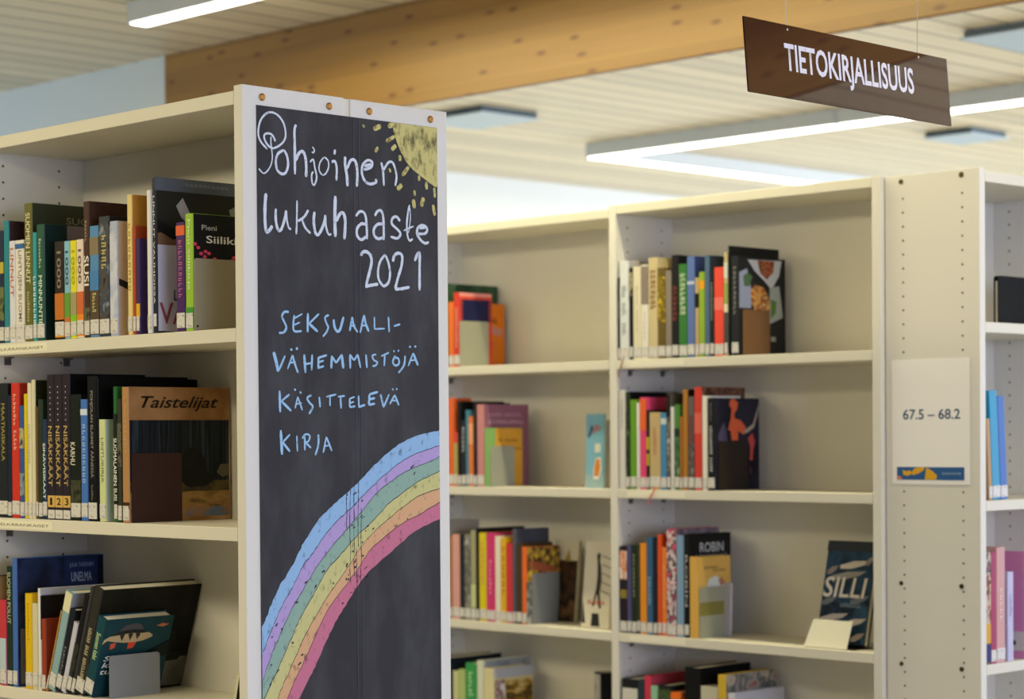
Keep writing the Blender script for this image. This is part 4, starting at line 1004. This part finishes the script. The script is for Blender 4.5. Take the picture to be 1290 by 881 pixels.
# things standing on their own in that bay
def facing(px0, py0, px1, py1, y, z, t, lean, cover, label, group, turn=0.0, name='book', cat='book', **kw):
    """a book or leaflet shown front-on: its cover faces the room, top leaning back"""
    x0, x1 = onY(px0, (py0 + py1) / 2, y).x, onY(px1, (py0 + py1) / 2, y).x
    h = (onY((px0 + px1) / 2, py0, y).z - z) / math.cos(lean)
    M = (Matrix.Translation((x0, y, z + t * math.sin(lean))) @ Matrix.Rotation(turn, 4, 'Z') @ Matrix.Rotation(-lean, 4, 'X') @ Matrix.Translation((0, t, 0)) @ Matrix.Rotation(-math.pi / 2, 4, 'Z'))
    return book(M, t, x1 - x0, h, kw.pop('col', 'e8e4dc'), label, group, cat=cat, name=name, cover=cover, sticker=False, **kw)
facing(737, 522, 760.5, 613.5, YF + 0.03, FB[2], .003, 0.03, paint('7fb4c8'), 'narrow light blue leaflet with orange sole standing alone, second shelf', GA, name='leaflet', cat='leaflet', pages=False, col='7fb4c8', face=[
    ('rect', .0, 1, .0, .18, '98b4bc'), ('poly', [(.45, .12), (.72, .12), (.86, .26), (.80, .42), (.55, .40), (.42, .26)], 'e8e4d8'), ('poly', [(.48, .16), (.7, .16), (.80, .28), (.74, .40), (.56, .38), (.46, .26)], 'dc8a3c'),
    ('rect', .5, .8, .48, .60, 'dcdcd0'), ('poly', [(.2, .70), (.5, .86), (.8, .84), (.8, .78), (.5, .76)], 'a08084'), ('poly', [(.1, .7), (.3, .86), (.42, .8), (.2, .68)], '3c5c70')])
facing(762.5, 530, 767.3, 613.5, YF + 0.045, FB[2], .003, 0.03, paint('cfc0b2'), 'beige leaflet edge beside the light blue leaflet', GA, name='leaflet', cat='leaflet', pages=False, col='cfc0b2')
facing(693, 681.6, 723, 783, YF + 0.12, FB[3], .012, 0.10, art(['1c1a18', '4a3424', '161412', '6a4c34'], 16), 'book with dark portrait cover and pale top behind the grey bookend', GA, col='cfc8b8', face=[('rect', 0, 1, .75, 1, 'c9c4b4'), ('poly', [(.45, .74), (.62, .9), (.72, .74)], '9c8848')])
facing(731, 684, 766, 790, YF + 0.035, FB[3], .014, 0.10, paint('d3cbb8'), 'white book with inked standing figure on its cover, third shelf', GA, col='d8d0c0', face=[
    ('poly', [(.44, .84), (.52, .88), (.58, .84), (.56, .78), (.62, .70), (.66, .56), (.62, .40), (.70, .24), (.62, .22), (.52, .40), (.44, .26), (.36, .24), (.48, .46), (.50, .60), (.48, .74)], '3a342e'),
    ('poly', [(.36, .02), (.68, .02), (.62, .17), (.38, .17)], '2a2826'), ('text', 'HAASTE', .2, .82, .30, .055, 'b84c40'), ('poly', [(.03, .05), (.03, .3), (.16, .05)], '2c2a28')] +
    [('poly', [(.66, .84 - i * .1), (.98, .80 - i * .1), (.98, .79 - i * .1), (.66, .83 - i * .1)], '6c6458') for i in range(5)])
p = onY(738.5, 846, YF + 0.02)
book(Matrix.Translation((p.x, YF + 0.05, FB[4])) @ Matrix.Rotation(math.radians(-22), 4, 'Z'), .038, .16, p.z - FB[4] - .004, '1c1c1e', 'thick black book with white pages at the right end, lowest visible shelf', GA, sticker=False, spine=[('band', .02, .98, art(['e4e0d6', '8c8a86', 'd0ccc4'], 20, (30, 1, 1)))])

# ================= far bookcase, bay beside the drilled panel
GB = 'books in the far bay beside the drilled panel'
B1 = row(FF, FB[1], GB, [
    (778.2, 780.8, 350, '17171a', 'narrow black book at the upright, shelf of the food cover', dict(d=.12, spine=[sp('RUOKA', .5, .7, .5, 'b8b8b8')])),
    (780.6, 792.4, 329, 'dfe3e6', 'white book with grey stacked title, left end of its row', dict(d=.15, cover='b4b2b4', spine=[sp('Elämä, Ruoka & Tieto', .25, .75, .5, 'a0a4a8')])),
    (792.7, 797.3, 338, '1d1d1d', 'black book with pale photo band between two white books', dict(d=.13, spine=[('band', .7, .95, art(['5c5c48', 'b0a888', '3c3c34'], 50))])),
    (797.6, 807.6, 336.4, 'e4dcc2', 'cream white book with faint orange edge', dict(d=.14, spine=[sp('Paras leipä', .3, .8, .25, 'c8b890')])),
    (807.9, 816.6, 334, 'ebe6da', 'white book with taupe upper half', dict(d=.14, spine=[('band', .58, .985, '8f8178'), sp('keitto', .2, .5, .25, 'c8c0b4')])),
    (817, 828.4, 325, 'd0c094', 'beige book with brown letters running down its spine', dict(d=.15, spine=[sp('MATTILAN', .48, .88, .55, '8a5c2c')])),
    (828.7, 838, 338, '6c5a28', 'dark book with yellow pattern on its spine', dict(d=.13, spine=[('band', .4, .9, art(['c8a828', '5a4a20', 'd8b830'], 60))])),
    (838.3, 845.8, 341, '8c8278', 'taupe grey book left of a black one', dict(d=.13)),
    (846.1, 854.8, 321.7, '221d20', 'tall black book with dark red lettering', dict(d=.17, cover='17171a', spine=[sp('KEITTIÖ', .35, .7, .6, '8c4438')])),
    (855.1, 865.4, 333, '3c7c3c', 'green book with bold white lettering', dict(d=.13, spine=[sp('SMOOTHIET', .45, .9, .6, 'd4e0c4')])),
    (865.7, 875.2, 323, '6078b4', 'periwinkle blue book right of the green book with white lettering', dict(d=.16, cover='39487c', spine=[('band', .72, .75, 'c0cce4')])),
    (875.5, 880.4, 350, 'bfa67a', 'thin beige and black book right of the blue one', dict(d=.12, spine=[('band', .62, .8, '1e1a18')])),
    (880.7, 887.6, 343, '94b438', 'lime green book with orange band', dict(d=.12, spine=[('band', .80, .90, 'e8a428')])),
    (887.9, 894, 322, '54708c', 'steel blue tall book', dict(d=.15, cover='2a3444')),
    (894.3, 899.4, 340, '23252a', 'thin black book left of the red one', dict(d=.12, spine=[sp('VIHANNEKSET', .4, .85, .45, '9a9690')])),
    (899.8, 911.6, 337, 'ee5240', 'bright red book in front of the tan one', dict(d=.135, spine=[('band', .52, .66, 'f2786a')])),
    (912, 917.2, 318, 'c8b888', 'tan, green and black spined tall book', dict(d=.18, cover='17181a', spine=[('band', .75, .9, 'd8dcd0'), ('band', .5, .7, '98a858'), ('band', .42, .50, 'e4dcc0'), ('band', .05, .42, '4c4e50')])),
    (917.5, 921, 310, '101214', 'thin tall black book rising behind the food cover', dict(d=.19, cover='121417', sticker=False)),
    (921.4, 930.6, 323, '26282c', 'black cookbook with two plates of food on its cover', dict(d=.185, cover=paint('222326'), spine=[sp('KOTIRUOKAA', .4, .9, .35, '94908c')], face=[
        ('poly', [(.2, .97), (.92, .98), (.86, .82), (.70, .68), (.56, .76), (.34, .86)], 'c4c6cc'), ('poly', [(.40, .97), (.76, .97), (.74, .86), (.60, .78), (.46, .84)], art(['7c3a28', 'b46a44', '5c2c20', 'd09858'], 40)),
        ('poly', [(.02, .84), (.18, .88), (.24, .74), (.30, .60), (.26, .48), (.02, .48)], '949cb8'), ('poly', [(.10, .80), (.2, .84), (.3, .80), (.22, .70), (.12, .70)], '4c6a4c'),
        ('poly', [(.26, .66), (.34, .72), (.52, .70), (.64, .60), (.66, .48), (.5, .42), (.34, .46), (.26, .56)], art(['b85c34', 'd8a858', '8c3c24', 'e0c080'], 36)),
        ('poly', [(.66, .70), (.86, .72), (.94, .40), (.66, .33)], 'a2aaa6'), ('poly', [(.68, .58), (.80, .56), (.78, .44), (.68, .38)], '5c7c3c'), ('rect', .68, .78, .15, .20, '9a9890')])),
], pym=450)
bookend_after(B1[-1], YF, FB[1], 936, 970, 390, '7c5a3c', 'brown bookend in front of the food cover')
B2 = row(FF, FB[2], GB, [
    (779.8, 788, 492, 'dcd8d4', 'tall white book against the upright, row with the lobster cover', dict(d=.15, spine=[sp('kotikeittiö', .6, .9, .3, '8c8c8c')], sticker=False)),
    (788.3, 793.6, 494, '2c3c20', 'dark green and black book with wide black cover', dict(d=.19, cover='101014', spine=[('band', .2, .8, art(['36502c', '20281c', '587444'], 60))])),
    (793.9, 801.4, 504, '6aa02c', 'grass green book left of a white one', dict(d=.13)),
    (801.7, 806, 508, 'e2e0dc', 'thin white book between grass green and pink', dict(d=.12)),
    (806.3, 814, 501, 'e84c7c', 'pink book with orange upper part', dict(d=.13, spine=[('band', .64, .98, 'ee6a34')])),
    (814.3, 818, 517, '2c261c', 'thin dark book with yellow marks right of the pink one', dict(d=.12, spine=[('band', .5, .66, 'c8b020'), ('band', .3, .45, 'b8a420')])),
    (818.3, 832, 520, 'c8b080', 'thick beige book with a red ribbon marker', dict(d=.13, spine=[sp('RAPARPERI', .45, .8, .35, 'c88a5c'), ('rect',)][:1])),
    (832.3, 839.6, 520.6, '4a8cc0', 'sky blue book right of the thick beige one', dict(d=.12, spine=[('band', .85, .93, 'c8d8dc')])),
    (839.9, 844.4, 496, '5c5850', 'grey patterned book with black head', dict(d=.14, spine=[('band', .76, .99, '1e1e1c'), ('band', .2, .7, art(['a8a498', '4c4840', 'c8c4b8'], 70))])),
    (844.7, 849.4, 513, 'dedcdc', 'thin white book left of the green photo spine', dict(d=.12)),
    (849.7, 855.8, 510, '508a3c', 'green photo spined book in the row with the lobster cover', dict(d=.13, spine=[('band', .15, .62, art(['5c8c54', '2c5434', 'a0b890'], 50)), ('band', .62, .72, '1e3c34')])),
    (856.1, 860, 525, 'a86c30', 'short orange brown book', dict(d=.12)),
    (860.3, 866.6, 491, 'b47c34', 'tall caramel brown book in the row with the lobster cover', dict(d=.15, cover='1c1a18')),
    (866.9, 874.4, 500, '6c605c', 'grey book with red upper lettering left of the red one', dict(d=.13, spine=[('band', .15, .5, art(['7c7874', '4c4644', '94908c'], 50)), ('band', .5, .8, '6c4c48')])),
    (874.8, 884.2, 488, 'd8443c', 'tall red book left of the lobster cover', dict(d=.17, cover=art(['4c342c', '8c6048', '3a2c2c', 'b07848'], 26), spine=[('band', .55, .75, 'e06a5c')])),
    (884.6, 891, 499, 'ece6d8', 'white thin book between the red and the black one', dict(d=.13)),
    (891.4, 900.6, 502, '1e1e22', 'black book with orange lobster on its dark cover', dict(d=.175, cover=art(['1c1c24', '2c2a3c', '141418'], 10), spine=[sp('KOTIMAISTA KALAA', .2, .7, .4, 'd0d0d0'), sp('keittiö', .74, .95, .25, '808080')], face=[
        ('poly', [(.08, .60), (.2, .74), (.26, .66), (.28, .52), (.1, .50)], '544c68'),
        ('poly', [(.34, .97), (.42, 1.0), (.52, .95), (.50, .88), (.44, .84), (.44, .78), (.58, .76), (.70, .68), (.66, .60), (.52, .64), (.52, .54), (.38, .54), (.36, .64), (.30, .66), (.36, .78), (.38, .88), (.33, .92)], 'dc6440'),
        ('poly', [(.74, .56), (.84, .62), (.90, .52), (.86, .44), (.84, .32), (.78, .32), (.80, .46)], 'c8504c'), ('poly', [(.62, .62), (.70, .66), (.86, .72), (.98, .92), (1, .9), (.88, .68), (.72, .62)], 'b0a494'), ('poly', [(.78, .26), (.82, .2), (.8, .16)], '703c58')])),
], pym=615)
bookend_after(B2[-1], YF, FB[2], 904.5, 941.5, 556, '2c2622', 'black brown bookend in front of the lobster cover')
bk = B2[6]
rib = bmesh.new()
tube(rib, [(bk.t * .55, -0.0012, 0.005), (bk.t * .6, -0.0062, 0.002), (bk.t * .35, -0.0062, -0.012), (bk.t * .15, -0.0055, -0.020), (bk.t * .02, -0.0055, -0.028), (bk.t * .08, -0.0055, -0.038)], 0.0016, 6)
mesh_obj('ribbon_marker', rib, paint('d85040', 0.5, 0), bk.o)
bk = B1[1]
rib = bmesh.new()
tube(rib, [(bk.t * .45, -0.0012, 0.005), (bk.t * .5, -0.0062, 0.002), (bk.t * .2, -0.0055, -0.02), (bk.t * .0, -0.0055, -0.034), (bk.t * .05, -0.0055, -0.044)], 0.0014, 6)
mesh_obj('ribbon_marker', rib, paint('8c4a40', 0.5, 0), bk.o)
B3 = row(FF, FB[3], GB, [
    (780.6, 789.6, 689, '2a2028', 'dark book with a plate of food on its spine', dict(d=.13, spine=[('band', .62, .95, art(['e8e4dc', 'd87a3c', 'f0ece4', 'c85c28'], 30)), ('band', .4, .5, '8c7c38')])),
    (789.9, 795.4, 687, '54507c', 'dusky purple book beside the one with a plate of food', dict(d=.13)),
    (795.7, 802, 687, '22321c', 'dark green book right of the purple one', dict(d=.13, spine=[sp('KASVIKIRJA', .4, .9, .4, '8c9878')])),
    (802.3, 806, 686, '3e4030', 'thin olive black book left of the orange yellow one', dict(d=.12)),
    (806.3, 814.4, 685, 'e8942c', 'orange yellow book in the lower far row', dict(d=.13)),
    (814.7, 822.4, 678, '3a648c', 'petrol blue book right of the orange yellow one', dict(d=.14, cover='24405c', spine=[sp('MAAILMA', .3, .6, .4, 'a4c0d8')])),
    (822.7, 828, 682, '23252c', 'narrow black book right of the petrol blue one', dict(d=.13)),
    (828.3, 833.6, 674, 'e0582c', 'orange red tall book left of the patterned one', dict(d=.15, cover='d0481c')),
    (833.9, 839.6, 690, 'f08438', 'shorter orange book right of the orange red tall one', dict(d=.12, spine=[sp('kesäruokaa', .3, .8, .3, 'f8c088')])),
    (840, 852, 667, 'b4506c', 'tall book patterned in red and white beside the light blue one', dict(d=.17, cover=art(['6c5c68', '9c8c94', '4c4450'], 18), spine=[('band', .05, .98, art(['c83c54', 'e8d8dc', '3c3440', 'd4607c'], 55))])),
    (852.3, 861.4, 675, '84a4c4', 'light blue book left of the ROBIN book', dict(d=.14, cover='7c98c0')),
    (861.8, 868.2, 673.6, '18181a', 'black book with ROBIN in white on its cover', dict(d=.165, cover='161618', spine=[sp('ROBIN', .3, .8, .5, 'b4b4b4')], face=[('text', 'ROBIN', .26, .82, .865, .095, 'c8c8c8'), ('text', 'KAUPUNKI', .16, .92, .775, .045, '8c8c8c')])),
    (868.8, 879, 702.5, 'e0b058', 'yellow covered book with a white bowl picture behind a bookend', dict(d=.13, cover=paint('e2b45c'), sticker=False, face=[('text', 'KEITTIÖMME', .2, .62, .865, .035, '8c6c38'), ('text', 'MAUT', .45, .85, .825, .03, '8c6c38'), ('poly', [(.24, .60), (.34, .72), (.56, .76), (.70, .70), (.84, .64), (.8, .3), (.26, .3)], 'd8dcd4'), ('poly', [(.62, .70), (.72, .74), (.84, .66), (.7, .62)], 'b87c60')])),
], pym=800)
bookend_after(B3[-1], YF, FB[3], 880.5, 916, 740.5, 'a4a48c', 'grey bookend with an olive stripe in front of the yellow cover')
be = bpy.data.objects[max((o.name for o in bpy.data.objects if o.name.startswith('bookend')), key=lambda n: (len(n), n))]
pl = [c for c in be.children if c.name.startswith('plate')][0]
ys = [v.co.y for v in pl.data.vertices]; zs = [v.co.z for v in pl.data.vertices]
one_box('stripe', (0.0012, min(ys), max(zs) * .44), (0.0016, max(ys), max(zs) * .70), paint('8c8444', 0.45, 0.02), be)
facing(905, 735, 919, 800, YF + 0.10, FB[3], .008, 0.05, paint('b8b4b8'), 'pale booklet standing behind the yellow covered book', GB, col='c4c2c8')
B4 = row(FF, FB[4], GB, [
    (784, 803, 856, '1f1f22', 'black book with white stripe at the lower left of the far bay', dict(d=.12, spine=[('band', .5, .9, 'd8d4cc')])),
    (803.4, 811.4, 858, '2c3c48', 'dark slate book left of the crimson one', dict(d=.12)),
    (811.8, 819.4, 852.5, 'd03c54', 'crimson red book with a wide red cover', dict(d=.19, cover='c8465c')),
    (819.8, 828.6, 865, '94c4a4', 'mint green book with yellow foot', dict(d=.10)),
    (829, 844, 864, '262a24', 'black and green mottled book in the lowest row', dict(d=.10, spine=[('band', .6, .95, art(['1c1e1a', '4c6434', '30302c'], 50))])),
    (844.4, 857, 873, 'ee7428', 'small orange book in the lowest row', dict(d=.08)),
    (862.6, 882, 842, '131315', 'large black box file in the lowest row', dict(d=.2, sticker=False, cover='121214')),
    (882.6, 904, 866, 'c8c4ac', 'beige book with grey label in front of the black box file', dict(d=.06, spine=[('band', .5, .85, '4c5050')])),
    (904.4, 914.6, 851, 'd8b440', 'golden spined book with grey illustrated cover in the lowest row', dict(d=.2, cover=art(['8c8c88', 'c8b8a0', '5c6464', 'b0a498', '9c5c44'], 16))),
    (917, 925, 874, 'd4d4dc', 'white covered book at the end of the lowest row', dict(d=.2, cover='c8c8d0', sticker=False)),
], pym=900)

# the SILLI book on its little stand
tilt = math.radians(13.0)
yb = YF + 0.045
cl = [('poly', [(a + dx * .0, b), (a + w * .45, b + .045), (a + w, b + .055), (a + w * .8, b + .01), (a + w * .4, b - .03), (a + .02, b - .035)], c) for a, b, w, dx, c in
      ((.30, .76, .62, 0, 'd2c6ba'), (.05, .70, .22, 0, '8c8078'), (.16, .655, .70, 0, '98948e'), (.60, .42, .38, 0, '6c7480'), (.02, .40, .30, 0, '6c7078'), (.02, .24, .58, 0, 'c4b8ae'), (.52, .20, .46, 0, 'd0c4ba'), (.7, .06, .28, 0, '9c8c84'), (.82, .80, .17, 0, '8c827c'))]
facing(1027, 686, 1088, 813, yb, FB[3] + .006, .020, tilt, art(['152638', '234663', '101b2a', '2c5270'], 10), 'dark blue book titled SILLI with silvery fish, leaning back on a stand', GB, col='262c34', face=cl + [
    ('rect', 0, 1, .90, 1, '1c2230'), ('text', 'SILLI', .03, .91, .545, .20, 'e6dcd0', .12), ('text', 'KALAKIRJA', .42, .84, .375, .04, '8ca0b0')])
x0, x1 = onY(1027, 800, yb).x, onY(1088, 800, yb).x
st = empty('book_stand', Matrix.Translation((x0, yb, FB[3] + .0004)), 'cream folded card stand holding the SILLI book', 'book stand')
bm = bmesh.new()
w_ = x1 - x0
L2 = lambda px, py: onY(px, py, yb - 0.030) - Vector((x0, yb, FB[3]))
a, b2, c2, d2 = L2(1019.7, 781), L2(1069, 786), L2(1065.5, 812.5), L2(1011.5, 805.6)
zl = a.z
prism(bm, [(a.x, -0.014, a.z), (b2.x, -0.014, a.z), (c2.x, -0.028, 0.0006), (d2.x, -0.028, 0.0006)], (0, 0.0012, 0.0003))
mesh_obj('front_lip', bm, paint('f0ecd4', 0.5, 0.02), st)
bm = bmesh.new(); box(bm, (d2.x + .004, -0.028, 0), (w_ - .01, 0.055, 0.0012)); mesh_obj('base', bm, paint('2a2a28', 0.5, 0), st)
bm = bmesh.new(); prism(bm, [(0.03, 0.045 + .0, 0.001), (w_ - .03, 0.045, 0.001), (w_ - .04, 0.062, 0.13), (0.04, 0.062, 0.13)], (0, 0.0015, 0))
mesh_obj('back_rest', bm, paint('2a2a28', 0.5, 0), st)

# ================= the bookcase at the right edge
GC = 'books in the bookcase at the right edge'
zR = RB[1]
xa, xb = onX(1257.5, 375, XC - .03).y, onX(1330, 375, XC - .03).y
hb = onX(1275, 349, XC - .03).z - zR
bx = empty('folder', MR @ Matrix.Translation((xa - YC - 0.0226, 0.03, zR + .0006)), 'black folder with rounded corner on the top shelf of the right edge bookcase', 'folder')
L_ = xb - xa
def roundrect(x0, x1, h, y):
    pts = []
    for cx, cz, a0 in ((x1 - .008, h - .008, 0), (x0 + .008, h - .008, 90)):
        for k in range(5):
            an = math.radians(a0 + k * 22.5); pts.append((cx + .008 * math.cos(an), y, cz + .008 * math.sin(an)))
    return pts + [(x0, y, 0), (x1, y, 0)]
bm = bmesh.new(); prism(bm, roundrect(0, L_, hb, 0), (0, .0015, 0)); prism(bm, roundrect(0, L_, hb, .0105), (0, .0015, 0)); box(bm, (0, .0015, 0), (L_, .0105, .0015))
mesh_obj('cover', bm, paint('151517', 0.7, 0.02, 9, 0.08), bx)
bm = bmesh.new(); box(bm, (.004, .002, .002), (L_ - .004, .010, hb - .012)); mesh_obj('papers', bm, PAGES, bx)
FR = XC - 0.003
def rbook(pxl, pxr, pyt, lean, col, label, d=.14, **kw):
    a = onX(pxl, 600, FR).y; b_ = onX(pxr, 600, FR).y
    return a, b_
zB = RB[2]
prev = onX(1246.3, 625, FR).y
for pxb, pyt, pxt, col, label, kw in (
        (1251, 528, 1246, 'b89468', 'tan book leaning beside the drilled panel', dict(d=.12)),
        (1261, 493, 1246, '3a9cc8', 'light blue book leaning left on the second shelf, right edge', dict(d=.15)),
        (1270, 500, 1259, '4874c0', 'royal blue book leaning left against the light blue one', dict(d=.15, cover='1c2a44'))):
    b_ = onX(pxb, 625, FR).y
    th = -math.radians(3.5 if pxt != pxb else 0)
    t = (b_ - prev) * math.cos(th) - .0006
    h = (onX(pxt, pyt, FR).z - zB) / math.cos(th)
    M = Matrix.Translation((FR, prev, zB)) @ Matrix.Rotation(math.pi / 2, 4, 'Z') @ Matrix.Rotation(th, 4, 'Y')
    book(M, max(t, .004), kw.pop('d'), h, col, label, GC, **kw)
    prev = b_
ybk = prev + .004
hb = onX(1272, 556, FR - .03).z - zB
bookend('grey bookend beside the leaning blue books at the right edge', Matrix.Translation((FR, ybk, zB)) @ Matrix.Rotation(math.pi / 2, 4, 'Z'), .02, .12, hb, '8c8c98')
row(FR, RB[3], GC, [
    (1242.5, 1248.5, 692, '6c5a4c', 'colourful picture spined book beside the drilled panel, third shelf', dict(d=.13, spine=[('band', .35, .97, art(['3c4a40', 'a85c4c', 'd8c8b0', '2c3450', '8c6c5c'], 40)), ('band', .18, .35, 'd8a438'), ('band', .02, .17, '2c3470')], sticker=False)),
    (1248.3, 1255.4, 696, 'a83c64', 'dark magenta book on the third shelf, right edge', dict(d=.14)),
    (1255.7, 1266.4, 690, 'd4a0a0', 'dusty salmon book on the third shelf, right edge', dict(d=.14, spine=[sp('TOIVO', .35, .65, .3, 'ecd8d4')])),
    (1269.6, 1277, 721, 'c4c0e0', 'short lilac white book on the third shelf, right edge', dict(d=.12, spine=[sp('äidille', .5, .75, .3, '6c6488')], sticker=False)),
    (1291, 1300, 696, 'd88cbc', 'pink covered book at the very right edge, third shelf', dict(d=.15, sticker=False)),
], n='X', pym=835)
pk = [o for o in bpy.data.objects if o.get('label', '').startswith('pink covered')][0]
dk = .15
hk = 0.27 * .72
one_box('cover_band', (-EPS, 0.002, 0.018), (0, dk, 0.062), paint('d8d0cc', 0.5, 0.02), pk)
bm = bmesh.new(); disc(bm, (-EPS, 0.030, 0.036), (-1, 0, 0), 0.0065, 0.0003, 16); mesh_obj('round_logo', bm, paint('2c2c30', 0.5, 0), pk)
bpy.context.view_layer.update()
